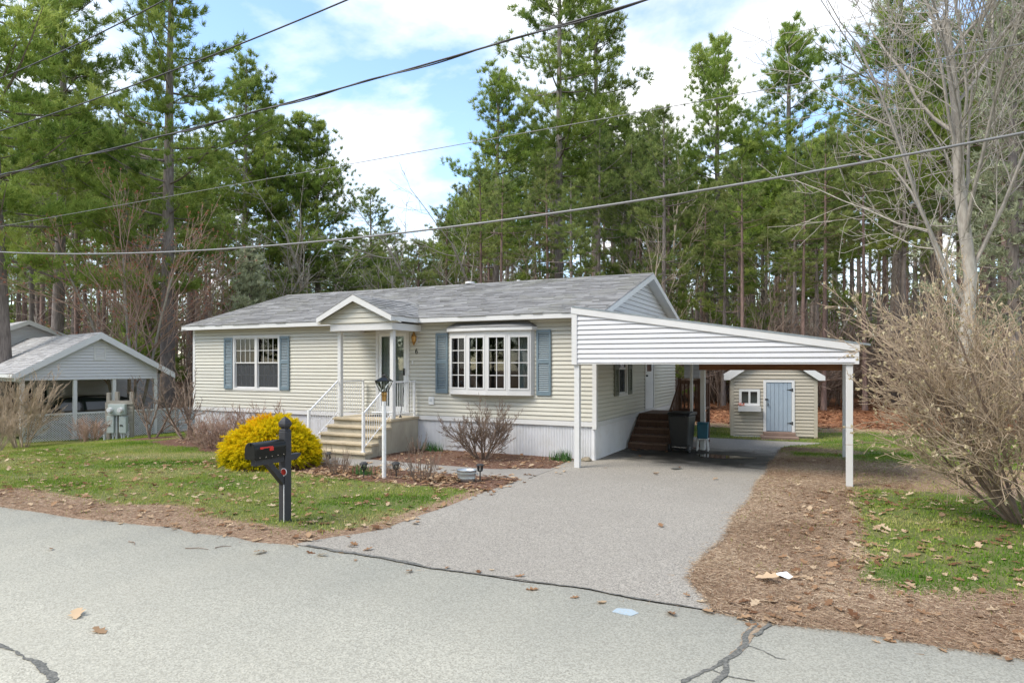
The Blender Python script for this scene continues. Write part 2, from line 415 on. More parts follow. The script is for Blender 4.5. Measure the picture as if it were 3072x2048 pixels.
class MB:
    """collects boxes, prisms and tubes for one mesh"""
    def __init__(self):
        self.v, self.f = [], []
    def add(self, verts, faces):
        b = len(self.v)
        self.v += [tuple(p) for p in verts]
        self.f += [tuple(b + i for i in f) for f in faces]
        return self
    def box(self, x0, x1, y0, y1, z0, z1):
        v = [(x, y, z) for z in (z0, z1) for y in (y0, y1) for x in (x0, x1)]
        return self.add(v, [(0, 2, 3, 1), (4, 5, 7, 6), (0, 1, 5, 4), (1, 3, 7, 5), (3, 2, 6, 7), (2, 0, 4, 6)])
    def prism(self, poly, axis, a0, a1):
        """poly: 2-D outline (counter-clockwise) swept along axis ('x','y','z')"""
        def p3(p, a):
            return (a, p[0], p[1]) if axis == 'x' else (p[0], a, p[1]) if axis == 'y' else (p[0], p[1], a)
        n = len(poly)
        v = [p3(p, a0) for p in poly] + [p3(p, a1) for p in poly]
        f = [tuple(range(n))[::-1], tuple(range(n, 2 * n))] + [(i, (i + 1) % n, n + (i + 1) % n, n + i) for i in range(n)]
        return self.add(v, f)
    def tube(self, pts, r, sides=8, cap=True):
        pts = [Vector(p) for p in pts]
        rr = r if isinstance(r, (list, tuple)) else [r] * len(pts)
        b = len(self.v)
        for i, p in enumerate(pts):
            t = (pts[min(i + 1, len(pts) - 1)] - pts[max(i - 1, 0)]).normalized()
            a = t.orthogonal().normalized() if i == 0 else (a - t * a.dot(t)).normalized()
            c = t.cross(a)
            for k in range(sides):
                w = 2 * math.pi * k / sides
                self.v.append(tuple(p + (a * math.cos(w) + c * math.sin(w)) * rr[i]))
        for i in range(len(pts) - 1):
            for k in range(sides):
                q = b + i * sides
                self.f.append((q + k, q + (k + 1) % sides, q + sides + (k + 1) % sides, q + sides + k))
        if cap:
            self.f.append(tuple(b + k for k in range(sides))[::-1])
            q = b + (len(pts) - 1) * sides
            self.f.append(tuple(q + k for k in range(sides)))
        return self
    def lathe(self, prof, cx=0, cy=0, sides=16):
        """prof: (radius, z) from bottom to top"""
        return self.tube_z([(cx, cy, z) for r, z in prof], [max(r, 1e-4) for r, z in prof], sides)
    def tube_z(self, pts, rr, sides):
        b = len(self.v)
        for p, r in zip(pts, rr):
            for k in range(sides):
                w = 2 * math.pi * (k + 0.5) / sides
                self.v.append((p[0] + r * math.cos(w), p[1] + r * math.sin(w), p[2]))
        for i in range(len(pts) - 1):
            for k in range(sides):
                q = b + i * sides
                self.f.append((q + k, q + (k + 1) % sides, q + sides + (k + 1) % sides, q + sides + k))
        self.f.append(tuple(b + k for k in range(sides))[::-1])
        q = b + (len(pts) - 1) * sides
        self.f.append(tuple(q + k for k in range(sides)))
        return self
    def mesh(self, name, mat, smooth=False):
        me = bpy.data.meshes.new(name)
        me.from_pydata(self.v, [], self.f)
        if smooth:
            me.polygons.foreach_set('use_smooth', [True] * len(me.polygons))
        me.update()
        me.materials.append(M[mat])
        return me
    def build(self, name, mat, parent=None, loc=(0, 0, 0), rz=0.0, bevel=0.0, smooth=False, seg=2):
        o = link(name, self.mesh(name, mat, smooth), parent, loc, rz)
        if bevel:
            b = o.modifiers.new('bevel', 'BEVEL'); b.width = bevel; b.segments = seg; b.limit_method = 'ANGLE'
        return o

def box(name, mat, parent, x0, x1, y0, y1, z0, z1, bevel=0.0):
    return MB().box(x0, x1, y0, y1, z0, z1).build(name, mat, parent, bevel=bevel)

def copy_tree(o, parent=None):
    c = o.copy(); COL.objects.link(c); c.parent = parent
    for ch in list(o.children):
        copy_tree(ch, c)
    return c

# ------------------------------------------------------------------ terrain
def sstep(a, b, x):
    t = np.clip((x - a) / (b - a), 0, 1)
    return t * t * (3 - 2 * t)

_ns = np.random.default_rng(5)
_ph = _ns.uniform(0, 6.28, (14, 2)); _fr = _ns.uniform(0.4, 3.2, (14, 2)) * _ns.choice([-1, 1], (14, 2))
def wob(x, y, f=1.0):
    s = 0
    for k in range(14):
        s = s + np.sin(_fr[k, 0] * f * x + _fr[k, 1] * f * y + _ph[k, 0]) / 14 * 2.2
    return s

def road_edge(x):
    return 6.13 - 0.40 * sstep(-6, -13, x) - 0.9 * sstep(-12, -30, x) + 0.035 * np.sin(x * 2.1) + 0.02 * np.sin(x * 5.3 + 1)

def drive_left(y):
    return -5.45 - 0.5 * sstep(7.4, 6.2, y) + 0.02 * np.sin(y * 3)
def drive_right(y):
    return -1.30 + 0.03 * np.sin(y * 2.3) - 0.05 * sstep(9, 7.4, y) + 0.32 * sstep(7.0, 6.1, y) + 0.9 * sstep(19, 20.6, y)

def base_z(x, y):
    return -0.6 * sstep(-17.5, -25.0, x) * sstep(2, 9, y)

def path_d(x, y):
    """signed distance-like value inside the walkway (>0 inside)"""
    mid = 12.02 + 0.10 * np.sin((x + 6) * 0.8) + 0.25 * sstep(-6.6, -5.4, x)
    half = 0.47 + 0.25 * sstep(-6.6, -5.2, x)
    d = half - np.abs(y - mid)
    return np.minimum(np.minimum(d, x + 11.75), -5.2 - x)

def hard_mask(x, y):
    """>0 inside the paved surfaces"""
    d1 = road_edge(x) - y
    d2 = np.minimum(np.minimum(x - drive_left(y), drive_right(y) - x), np.minimum(y - 5.9, 20.55 - y))
    return np.maximum(np.maximum(d1, d2), path_d(x, y))

def ground_z(x, y):
    x = np.asarray(x, float); y = np.asarray(y, float)
    b = base_z(x, y)
    h = hard_mask(x, y)
    lift = np.where(h > 0.0, -0.045 * sstep(0.0, 0.12, h), 0.012 * sstep(0, -0.15, h))
    return b + lift + 0.012 * wob(x, y) * sstep(0.0, -0.5, h) + 0.01

def zones(x, y):
    """straw, mulch, litter weights"""
    e = road_edge(x)
    n = wob(x, y, 1.3)
    straw = sstep(0.95, 0.35, y - e + 0.28 * n - 0.35 * sstep(-6, -14, x)) * (x < -1)
    straw = np.maximum(straw, sstep(0.25, -0.10, x - 0.15 + 0.10 * n) * sstep(-1.7, -1.4, x) * sstep(17.6, 16.6, y))
    straw = np.maximum(straw, sstep(0.45, -0.35, y - 7.6 + 0.3 * n) * sstep(-1.7, -1.4, x))
    straw = np.maximum(straw, 0.75 * sstep(13.0, 13.6, y) * sstep(17.4, 16.6, y) * sstep(-1.5, -1.3, x) * sstep(5.5, 3.0, x))
    straw = np.maximum(straw, 0.9 * sstep(17.9, 18.3, y) * sstep(19.2, 18.6, y) * sstep(-1.4, -1.2, x) * sstep(0.8, 0.2, x))
    straw = np.maximum(straw, sstep(0.42, 0.12, x - drive_right(y)) * sstep(-0.2, 0, x - drive_right(y)) * sstep(18.5, 17.5, y))
    straw = np.maximum(straw, 0.8 * sstep(-0.42, -0.1, x - drive_left(y)) * (x < drive_left(y) + .2) * sstep(11.2, 10.4, y))
    mul = sstep(9.95, 10.25, y + 0.12 * n - 0.45 * sstep(-9.0, -11.5, x)) * sstep(-12.9, -12.5, x) * sstep(-5.0, -5.3, x) * sstep(14.7, 14.6, y)
    mul = np.maximum(mul, sstep(11.5, 11.9, y + 0.25 * n + 0.09 * (x + 12.5)) * sstep(-17.6, -17.2, x) * sstep(-9, -9.6, x) * sstep(14.8, 14.6, y))
    mul = np.maximum(mul, 0.8 * sstep(0.9, 0.55, np.hypot(x + 18.4, y - 13.2)))
    lit = sstep(24.8, 26.6, y + 0.8 * n + 0.5 * sstep(-12, -30, x)) * (x > -24.0) + sstep(19.5, 22.0, y + 0.6 * n) * (x <= -24.0)
    lit = np.maximum(lit, sstep(-26.5, -29, x) * sstep(8, 10, y) * 0.0)
    straw = np.maximum(straw, 0.8 * sstep(23.6, 24.6, y + 0.5 * n) * (x > -20))
    return np.clip(straw, 0, 1), np.clip(mul, 0, 1), np.clip(lit, 0, 1)

def axis(pts):
    out = []
    for a, b, s in pts:
        out.append(np.arange(a, b, s))
    return np.concatenate(out + [[pts[-1][1]]])
gx = axis([(-900, -200, 100), (-200, -60, 14), (-60, -30, 1.5), (-30, 12, 0.16), (12, 60, 1.5), (60, 200, 14), (200, 900, 100)])
gy = axis([(-200, -20, 30), (-20, 3, 1.5), (3, 28, 0.16), (28, 70, 1.5), (70, 200, 10), (200, 1500, 100)])
GX, GY = np.meshgrid(gx, gy)
GZ = ground_z(GX, GY)
nx, ny = len(gx), len(gy)
idx = np.arange(nx * ny).reshape(ny, nx)
gf = np.stack([idx[:-1, :-1], idx[:-1, 1:], idx[1:, 1:], idx[1:, :-1]], -1).reshape(-1, 4)

def ground_mat():
    m, n, l, out = new_mat('lawn_and_soil')
    p = n.new('ShaderNodeBsdfPrincipled'); p.inputs['Roughness'].default_value = 0.95
    p.inputs['Specular IOR Level'].default_value = 0.15
    v = coords(n, l, (1, 1, 1), True)
    a = n.new('ShaderNodeAttribute'); a.attribute_name = 'zone'
    sep = n.new('ShaderNodeSeparateColor'); l.new(a.outputs['Color'], sep.inputs[0])
    fine = noise(n, l, v, 28, 6, 0.7)
    mid = noise(n, l, v, 2.2, 5, 0.6)
    green = ramp(n, l, fine, [(0.25, (0.045, 0.065, 0.02)), (0.5, (0.10, 0.135, 0.035)), (0.75, (0.19, 0.19, 0.07))])
    dry = ramp(n, l, fine, [(0.25, (0.10, 0.085, 0.04)), (0.6, (0.22, 0.19, 0.09)), (0.8, (0.3, 0.25, 0.14))])
    col = mixc(n, l, ramp(n, l, mid, [(0.45, 0.0), (0.65, 0.8)]), green, dry)
    straw = ramp(n, l, fine, [(0.25, (0.12, 0.068, 0.042)), (0.5, (0.27, 0.18, 0.12)), (0.75, (0.42, 0.32, 0.23))])
    mulch = ramp(n, l, fine, [(0.25, (0.05, 0.026, 0.018)), (0.5, (0.13, 0.07, 0.048)), (0.75, (0.24, 0.15, 0.105))])
    lit = ramp(n, l, fine, [(0.25, (0.09, 0.04, 0.022)), (0.5, (0.21, 0.095, 0.05)), (0.75, (0.32, 0.17, 0.09))])
    for ch, c in ((0, straw), (1, mulch), (2, lit)):
        s = n.new('ShaderNodeMath'); s.operation = 'MULTIPLY_ADD'; s.inputs[1].default_value = 0.9
        nz = noise(n, l, v, 9, 5, 0.65)
        l.new(nz, s.inputs[0]); l.new(sep.outputs[ch], s.inputs[2])
        f = ramp(n, l, s.outputs[0], [(0.72, 0.0), (0.98, 1.0)])
        col = mixc(n, l, f, col, c)
    l.new(col, p.inputs['Base Color'])
    l.new(bump(n, l, fine, 0.8, 0.03), p.inputs['Normal'])
    l.new(p.outputs[0], out.inputs[0])
    return m
M['ground'] = ground_mat()
gme = np_mesh('ground', np.stack([GX, GY, GZ], -1), gf, 'ground', smooth=True)
zs, zm, zl = zones(GX, GY)
za = gme.color_attributes.new('zone', 'FLOAT_COLOR', 'POINT')
za.data.foreach_set('color', np.stack([zs, zm, zl, np.ones_like(zs)], -1).astype(np.float32).ravel())
tag(link('ground', gme), kind='structure')

def sheet(name, mat, xs, rows, kind='structure'):
    """rows: functions x -> (y, z), lofted into one sheet"""
    V = np.array([[(x, *r(x)) for x in xs] for r in rows])
    k, n = len(rows), len(xs)
    ii = np.arange(k * n).reshape(k, n)
    F = np.stack([ii[:-1, :-1], ii[:-1, 1:], ii[1:, 1:], ii[1:, :-1]], -1).reshape(-1, 4)
    return tag(link(name, np_mesh(name, V, F, mat, smooth=True)), kind=kind)

rx = axis([(-300, -40, 10), (-40, 16, 0.12), (16, 200, 10)])
rows = [lambda x, t=t: ((-5 * (1 - t) + t * float(road_edge(x))), float(base_z(x, 5.9)) * 0.75 * t) for t in (0, 0.5, 1.0)]
rows.append(lambda x: (float(road_edge(x)) + 0.02, -0.06 + float(base_z(x, 5.9)) * 0.75))
sheet('road', 'road', rx, rows)

ys = np.arange(6.06, 20.6, 0.1)
V, F = [], []
for y in ys:
    a, b = float(drive_left(y)), float(drive_right(y))
    if y > 14.54:
        a = -4.985
    y2 = max(y, float(road_edge(a)) + 0.01)
    for t in np.linspace(0, 1, 9):
        x = a + (b - a) * t
        yy = max(y, float(road_edge(x)) + 0.012)
        V.append((x, yy, 0.006 + 0.01 * float(wob(np.array(x), np.array(y), 0.4)) * 0.5 * float(sstep(6.1, 7, y))))
for i in range(len(ys) - 1):
    for k in range(8):
        q = i * 9 + k
        F.append((q, q + 1, q + 10, q + 9))
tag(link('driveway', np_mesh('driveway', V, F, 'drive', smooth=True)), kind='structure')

xs = np.arange(-11.7, -5.25, 0.12)
mid_f = lambda x: 12.02 + 0.10 * math.sin((x + 6) * 0.8) + 0.25 * float(sstep(-6.6, -5.4, x))
hal_f = lambda x: 0.47 + 0.25 * float(sstep(-6.6, -5.2, x)) + 0.02 * math.sin(x * 4)
sheet('walkway', 'path', xs, [lambda x, t=t: (mid_f(x) + t * hal_f(x), 0.0 if abs(t) == 1 else 0.012) for t in (-1, -0.92, 0, 0.92, 1)])

def ribbon(name, mat, pts, w, z, seed):
    """ragged strip along a path: each side wanders on its own"""
    rg = random.Random(seed)
    V, P = [], []
    for (a, b) in zip(pts[:-1], pts[1:]):
        n = max(2, int(math.hypot(b[0] - a[0], b[1] - a[1]) / 0.025))
        P += [(a[0] + (b[0] - a[0]) * i / n, a[1] + (b[1] - a[1]) * i / n) for i in range(n)]
    P.append(pts[-1])
    nn = len(P)
    jx, e = 0.0, [1.0, 1.0]
    for i, p in enumerate(P):
        q = P[min(i + 3, nn - 1)]; r = P[max(i - 3, 0)]
        d = Vector((q[0] - r[0], q[1] - r[1])); d.normalize()
        nrm = Vector((-d.y, d.x))
        jx = jx * 0.85 + rg.uniform(-0.008, 0.008)
        c = Vector(p) + nrm * jx
        for k, s in ((0, -1), (1, 1)):
            e[k] = min(1.7, max(0.15, e[k] + rg.uniform(-0.3, 0.3)))
            ww = w(i / nn) * e[k]
            V.append((c.x + nrm.x * ww * s, c.y + nrm.y * ww * s, z))
    F = [(2 * i, 2 * i + 2, 2 * i + 3, 2 * i + 1) for i in range(nn - 1)]
    return tag(link(name, np_mesh(name, V, F, mat)), kind='structure')

ribbon('road_crack', 'soil_fill', [(-0.60, 6.14), (-0.57, 5.95), (-0.64, 5.75), (-0.64, 5.5), (-0.74, 5.25)], lambda t: 0.055 * (1 - 0.6 * t), 0.0042, 11)
ribbon('road_crack', 'seam', [(-0.8, 4.95), (-0.66, 4.9), (-0.52, 4.93)], lambda t: 0.006, 0.0043, 12)
ribbon('road_crack', 'seam', [(-0.62, 5.5), (-0.5, 5.46), (-0.42, 5.36), (-0.35, 5.36)], lambda t: 0.005, 0.0044, 13)
ribbon('road_crack', 'seam', [(-0.70, 6.14), (-0.60, 5.95), (-0.66, 5.72), (-0.62, 5.5), (-0.74, 5.2), (-0.80, 4.95), (-0.95, 4.7), (-1.02, 4.4)], lambda t: 0.020 + 0.012 * t, 0.0052, 1)
ribbon('road_crack', 'seam', [(-0.50, 6.13), (-0.53, 5.93), (-0.60, 5.72)], lambda t: 0.016, 0.009, 2)
ribbon('road_crack', 'seam', [(-0.74, 5.2), (-0.70, 4.98), (-0.76, 4.75), (-0.80, 4.4)], lambda t: 0.015, 0.0085, 3)
ribbon('road_crack', 'seam', [(-6.6, 2.98), (-5.89, 2.95), (-5.24, 2.88), (-4.9, 2.80), (-4.72, 2.6)], lambda t: 0.030, 0.005, 4)
ribbon('driveway_seam', 'seam', [(x, float(road_edge(x)) + 0.02) for x in np.arange(-5.8, -0.4, 0.3)], lambda t: 0.018 + 0.008 * math.sin(t * 9), 0.0115, 5)
ribbon('driveway_patch', 'seam', [(-3.12, 14.05), (-2.95, 14.18)], lambda t: 0.09, 0.022, 6)
tag(MB().prism([(-1.80, 5.72), (-1.62, 5.70), (-1.58, 5.80), (-1.66, 5.86), (-1.79, 5.83)], 'z', 0.001, 0.004).build('paint_mark', 'blue_paint'), kind='structure')

_pr = random.Random(3)
pud = []
for k in range(40):
    a = 2 * math.pi * k / 40
    r = 1 + 0.16 * math.sin(3 * a + 1) + 0.1 * math.sin(7 * a) + _pr.uniform(-0.03, 0.03)
    pud.append((-2.45 + 0.62 * r * math.cos(a), 16.45 + 0.30 * r * math.sin(a)))
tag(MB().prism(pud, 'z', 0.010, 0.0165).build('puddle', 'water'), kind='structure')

# ------------------------------------------------------------------ building kit
_plank_cache = {}
def plank_mesh(mat, e, step=0.034):
    k = (mat, round(e, 4))
    if k not in _plank_cache:
        mb = MB()
        mb.prism([(-step, 0.017), (0.001, 0.017), (0.001, e), (-step * 0.6, e), (-step, 0.03)][::-1], 'x', 0, 1)
        _plank_cache[k] = mb.mesh('siding_plank', mat)
    return _plank_cache[k]

def spans(a, b, cuts):
    out = [(a, b)]
    for c0, c1 in cuts:
        nxt = []
        for s0, s1 in out:
            if c1 <= s0 or c0 >= s1:
                nxt.append((s0, s1)); continue
            if c0 > s0: nxt.append((s0, c0))
            if c1 < s1: nxt.append((c1, s1))
        out = nxt
    return [s for s in out if s[1] - s[0] > 0.02]

def wall(parent, name, loc, rz, L, z0, z1, openings, mat, e=0.1, thick=0.1, inner='interior', joints=(), wiggle=0.0, seed=0):
    """local frame: x along the wall, -y outwards; siding planks are children of the backing sheet"""
    rg = random.Random(seed)
    mb = MB()
    zs_ = sorted({z0, z1, *[o[2] for o in openings], *[o[3] for o in openings]})
    zs_ = [z for z in zs_ if z0 <= z <= z1]
    for a, b in zip(zs_[:-1], zs_[1:]):
        m_ = (a + b) / 2
        for s0, s1 in spans(0, L, [(o[0], o[1]) for o in openings if o[2] < m_ < o[3]]):
            mb.box(s0, s1, 0.002, thick, a, b)
    w = mb.build(name, mat, parent, loc, rz)
    pm = plank_mesh(mat, e)
    z = z0
    row = 0
    while z < z1 - 0.02:
        h = min(e, z1 - z)
        cuts = [(o[0], o[1]) for o in openings if o[2] < z + h * 0.7 and o[3] > z + h * 0.3]
        for s0, s1 in spans(0, L, cuts):
            js = [s0] + [j + rg.uniform(-0.4, 0.4) + (row % 2) * 0.5 for j in joints if s0 + 1.2 < j < s1 - 1.2] + [s1]
            for a, b in zip(js[:-1], js[1:]):
                p = link('siding_plank', pm, w, (a, -rg.uniform(0, 0.003), z))
                p.scale = (b - a, 1, h / e)
                if wiggle: p.rotation_euler = (0, rg.uniform(-wiggle, wiggle), 0)
        z += e; row += 1
    return w

def gable(parent, name, loc, rz, poly_lo, poly_hi, z0, z1, mat, e=0.1, thick=0.08):
    """trimmed planks between two edge functions x0(z), x1(z)"""
    mb = MB()
    zq = [z0 + (z1 - z0) * i / 24 for i in range(25)]
    for za, zb_ in zip(zq[:-1], zq[1:]):
        mb.prism([(poly_lo(za), za), (poly_hi(za), za), (poly_hi(zb_), zb_), (poly_lo(zb_), zb_)], 'y', 0.002, thick)
    w = mb.build(name, mat, parent, loc, rz)
    z = z0
    step = 0.034
    while z < z1 - 0.015:
        h = min(e, z1 - z)
        a0, b0, a1, b1 = poly_lo(z), poly_hi(z), poly_lo(z + h), poly_hi(z + h)
        if b0 - a0 > 0.05:
            gq = min(0.015, h * 0.2)
            pr = [(-step, gq), (0.001, gq), (0.001, h), (-step * 0.55, h), (-step, gq * 2)]
            def xl(t): return a0 + (a1 - a0) * t
            def xr(t): return b0 + (b1 - b0) * t
            n = len(pr)
            v = [(xl(q[1] / h), q[0], z + q[1]) for q in pr] + [(max(xr(q[1] / h), xl(q[1] / h)), q[0], z + q[1]) for q in pr]
            f = [tuple(range(n))[::-1], tuple(range(n, 2 * n))] + [(i, (i + 1) % n, n + (i + 1) % n, n + i) for i in range(n)]
            MB().add(v, f).build('siding_plank', mat, w)
        z += e
    return w

def shingles(parent, mat, p0, along, up, L, S, seed, e=0.145, lift=0.017, name='shingles'):
    rg = random.Random(seed)
    p0, along, up = Vector(p0), Vector(along).normalized(), Vector(up).normalized()
    nrm = along.cross(up)
    if nrm.z < 0: nrm = -nrm
    mb = MB()
    k = 0
    s = 0.0
    while s < S - 0.01:
        s1 = min(S, s + e * 1.1)
        x = 0.0
        while x < L - 0.005:
            w = rg.uniform(0.18, 0.62)
            x1 = min(L, x + w)
            li = lift * rg.uniform(0.6, 1.7)
            sj = s - rg.choice((0, 0, 0.012))
            def P(a, b, c): return tuple(p0 + along * a + up * b + nrm * c)
            g = 0.003
            v = [P(x + g, sj, 0), P(x1 - g, sj, 0), P(x1 - g, s1, 0), P(x + g, s1, 0),
                 P(x + g, sj, li), P(x1 - g, sj, li), P(x1 - g, s1, 0.004), P(x + g, s1, 0.004)]
            mb.add(v, [(4, 5, 6, 7), (0, 1, 5, 4), (1, 2, 6, 5), (3, 0, 4, 7)])
            x = x1
        s += e
        k += 1
    return tag(mb.build(name, mat, parent), kind='stuff')

def skirt(parent, loc, rz, L, z0, z1, mat='skirt', pw=0.41):
    n = int(math.ceil(L / pw))
    w = L / n
    mb = MB()
    k = 10
    prof = []
    for i in range(k):
        a = w * i / k
        prof += [(a + w * 0.012, 0.002), (a + w * 0.025, -0.019), (a + w * 0.065, -0.019), (a + w * 0.078, 0.002)]
    pts = [(0, -0.004)] + prof + [(w, -0.004)]
    V = [(x, y, z) for z in (z0, z1) for x, y in pts]
    m_ = len(pts)
    mb.add(V, [(i, i + 1, m_ + i + 1, m_ + i) for i in range(m_ - 1)])
    me = mb.mesh('skirting_panel', mat)
    b = MB().box(0, L, 0.004, 0.05, z0, z1).build('skirting', mat, parent, loc, rz)
    rg = random.Random(7)
    for i in range(n):
        link('skirting_panel', me, b, (i * w, -rg.uniform(0, 0.004), 0))
    return b

def bars(mb, x0, x1, z0, z1, y0, y1, w, wb=None, wt=None):
    """rectangular frame of four bars"""
    wb = wb or w; wt = wt or w
    mb.box(x0, x0 + w, y0, y1, z0, z1); mb.box(x1 - w, x1, y0, y1, z0, z1)
    mb.box(x0 + w, x1 - w, y0, y1, z0, z0 + wb); mb.box(x0 + w, x1 - w, y0, y1, z1 - wt, z1)
    return mb

def shutter(parent, x0, x1, z0, z1, mat='shutter', arched=True):
    """louvred shutter standing proud of the wall (local frame of the wall)"""
    fw = 0.05
    mb = MB()
    y0, y1 = -0.066, -0.027
    mid = z0 + (z1 - z0) * 0.52
    mb.box(x0, x0 + fw, y0, y1, z0, z1); mb.box(x1 - fw, x1, y0, y1, z0, z1)
    for a, b in ((z0, z0 + 0.10), (mid - 0.05, mid + 0.05), (z1 - 0.075, z1)):
        mb.box(x0 + fw, x1 - fw, y0 + 0.002, y1, a, b)
    s = mb.build('shutter', mat, parent)
    lv = MB()
    for a, b in ((z0 + 0.10, mid - 0.05), (mid + 0.05, z1 - 0.075)):
        n = int((b - a) / 0.042)
        for i in range(n):
            za = a + (b - a) * i / n
            lv.prism([(y0 + 0.006, za + 0.002), (y0 + 0.014, za), (y1, za + 0.034), (y1 - 0.008, za + 0.036)], 'x', x0 + fw, x1 - fw)
    tag(lv.build('louvres', mat, s), kind='stuff')
    return s

def curtain_mesh(x0, x1, y, z0, z1, waves, amp=0.03):
    n = waves * 8
    V = []
    for z in (z0, z1):
        for i in range(n + 1):
            t = i / n
            V.append((x0 + (x1 - x0) * t, y + amp * math.sin(t * waves * 6.283) + (0.01 if z == z0 else 0), z))
    F = [(i, i + 1, n + 2 + i, n + 1 + i) for i in range(n)]
    return MB().add(V, F)

def sash(win, x0, x1, z0, z1, y, cols, rows, fw=0.04, screen=False, glass='glass'):
    s = bars(MB(), x0, x1, z0, z1, y, y + 0.03, fw).build('sash', 'trim', win)
    MB().box(x0 + fw, x1 - fw, y + 0.014, y + 0.018, z0 + fw, z1 - fw).build('pane', glass, s)
    g = MB()
    gx0, gx1, gz0, gz1 = x0 + fw, x1 - fw, z0 + fw, z1 - fw
    for i in range(1, cols):
        xx = gx0 + (gx1 - gx0) * i / cols
        g.box(xx - 0.008, xx + 0.008, y + 0.006, y + 0.012, gz0, gz1)
    for i in range(1, rows):
        zz = gz0 + (gz1 - gz0) * i / rows
        g.box(gx0, gx1, y + 0.0055, y + 0.0115, zz - 0.008, zz + 0.008)
    if g.v:
        g.build('muntin', 'trim', s)
    if screen:
        MB().box(x0 + fw, x1 - fw, y - 0.004, y - 0.002, z0 + fw, z1 - fw).build('insect_screen', 'screen', s)
    return s

# ------------------------------------------------------------------ the house
HX, HY = -18.25, 14.54
HL, HW = 13.28, 8.24
ZS, ZT = 0.88, 3.28
house = thing('house', 'single storey cream sided house with grey shingle roof and blue grey shutters', 'house', (HX, HY, 0))
DBL = (1.78, 3.60, 1.48, 3.02)
BAY = (9.42, 11.77, 1.50, 3.00)
DOOR = (7.11, 8.18, 0.90, 3.12)
fw_ = wall(house, 'front_wall', (0, 0, 0), 0, HL, ZS, ZT, [DBL, BAY, DOOR], 'cream', joints=(5.3,), seed=1, wiggle=0.0006)
SWIN = (1.70, 2.44, 1.44, 2.75)
SDOOR = (4.22, 5.28, 0.88, 2.98)
sw_ = wall(house, 'side_wall', (HL, 0, 0), R(90), HW, ZS, ZT, [SWIN, SDOOR], 'cream', joints=(6.3,), seed=2)
box('rear_wall', 'cream', house, 0, HL, HW - 0.1, HW - 0.002, ZS, ZT)
box('end_wall', 'cream', house, 0.002, 0.1, 0.11, HW - 0.11, ZS, ZT)
box('floor', 'interior', house, 0.1, HL - 0.11, 0.11, HW - 0.11, 0.80, 0.875)
box('ceiling', 'interior', house, 0.1, HL - 0.11, 0.11, HW - 0.11, 3.20, 3.26)
box('partition', 'interior', house, 5.2, 5.28, 0.12, HW - 0.12, 0.88, 3.19)
box('partition', 'interior', house, 0.12, HL - 0.12, 3.6, 3.68, 0.88, 3.19)
skirt(house, (0, 0.03, 0), 0, HL, -0.12, 0.78)
skirt(house, (HL - 0.03, 0, 0), R(90), HW, -0.12, 0.78)
box('base_trim', 'trim', house, -0.02, HL + 0.0, -0.032, 0.0, 0.775, 0.885)
box('base_trim', 'trim', house, HL, HL + 0.032, 0.0, HW, 0.775, 0.885)
for cx, cy, a in ((0, 0, 0), (HL, 0, 1)):
    mb = MB()
    if a == 0:
        mb.box(-0.035, 0.065, -0.036, -0.001, 0.78, ZT); mb.box(-0.035, -0.001, -0.001, 0.09, 0.78, ZT)
    else:
        mb.box(HL - 0.065, HL + 0.036, -0.038, -0.002, 0.72, ZT); mb.box(HL + 0.003, HL + 0.036, -0.002, 0.09, 0.72, ZT)
    mb.build('corner_trim', 'trim', house)

# roof
EV, EZ = -0.30, 3.38          # eave line
RY, RZ = HW / 2, 4.76         # ridge
sl = math.hypot(RY - EV, RZ - EZ)
x0r, x1r = -0.17, HL + 0.30
deck = MB()
deck.prism([(EV, EZ), (RY, RZ), (RY, RZ - 0.06), (EV, EZ - 0.06)][::-1], 'x', x0r, x1r)
deck.prism([(HW - EV, EZ), (HW - EV, EZ - 0.06), (RY + 0.001, RZ - 0.06), (RY + 0.001, RZ)][::-1], 'x', x0r, x1r)
roof = deck.build('roof', 'shingle', house)
shingles(roof, 'shingle', (x0r - 0.02, EV - 0.03, EZ + 0.004), (1, 0, 0), (0, RY - EV, RZ - EZ), x1r - x0r + 0.04, sl + 0.03, 11)
shingles(roof, 'shingle', (x0r - 0.02, HW - EV + 0.03, EZ + 0.004), (1, 0, 0), (0, -(RY - EV), RZ - EZ), x1r - x0r + 0.04, sl + 0.03, 12, e=0.29)
MB().prism([(RY - 0.14, RZ - 0.025), (RY, RZ + 0.03), (RY + 0.14, RZ - 0.025), (RY, RZ + 0.008)], 'x', x0r - 0.02, x1r + 0.02).build('ridge_cap', 'shingle', roof)
PX0, PX1, PXC = 6.34, 8.63, 7.485          # porch roof eaves and ridge in house x
for a, b in ((x0r, PX0 + 0.08), (PX1 - 0.1, x1r)):
    box('fascia', 'trim', house, a, b, EV - 0.02, EV, 3.265, 3.385)
box('fascia', 'trim', house, x0r, x1r, HW - EV, HW - EV + 0.02, 3.265, 3.385)
box('soffit', 'trim', house, x0r + 0.003, x1r - 0.1, EV + 0.002, -0.001, 3.285, 3.30)
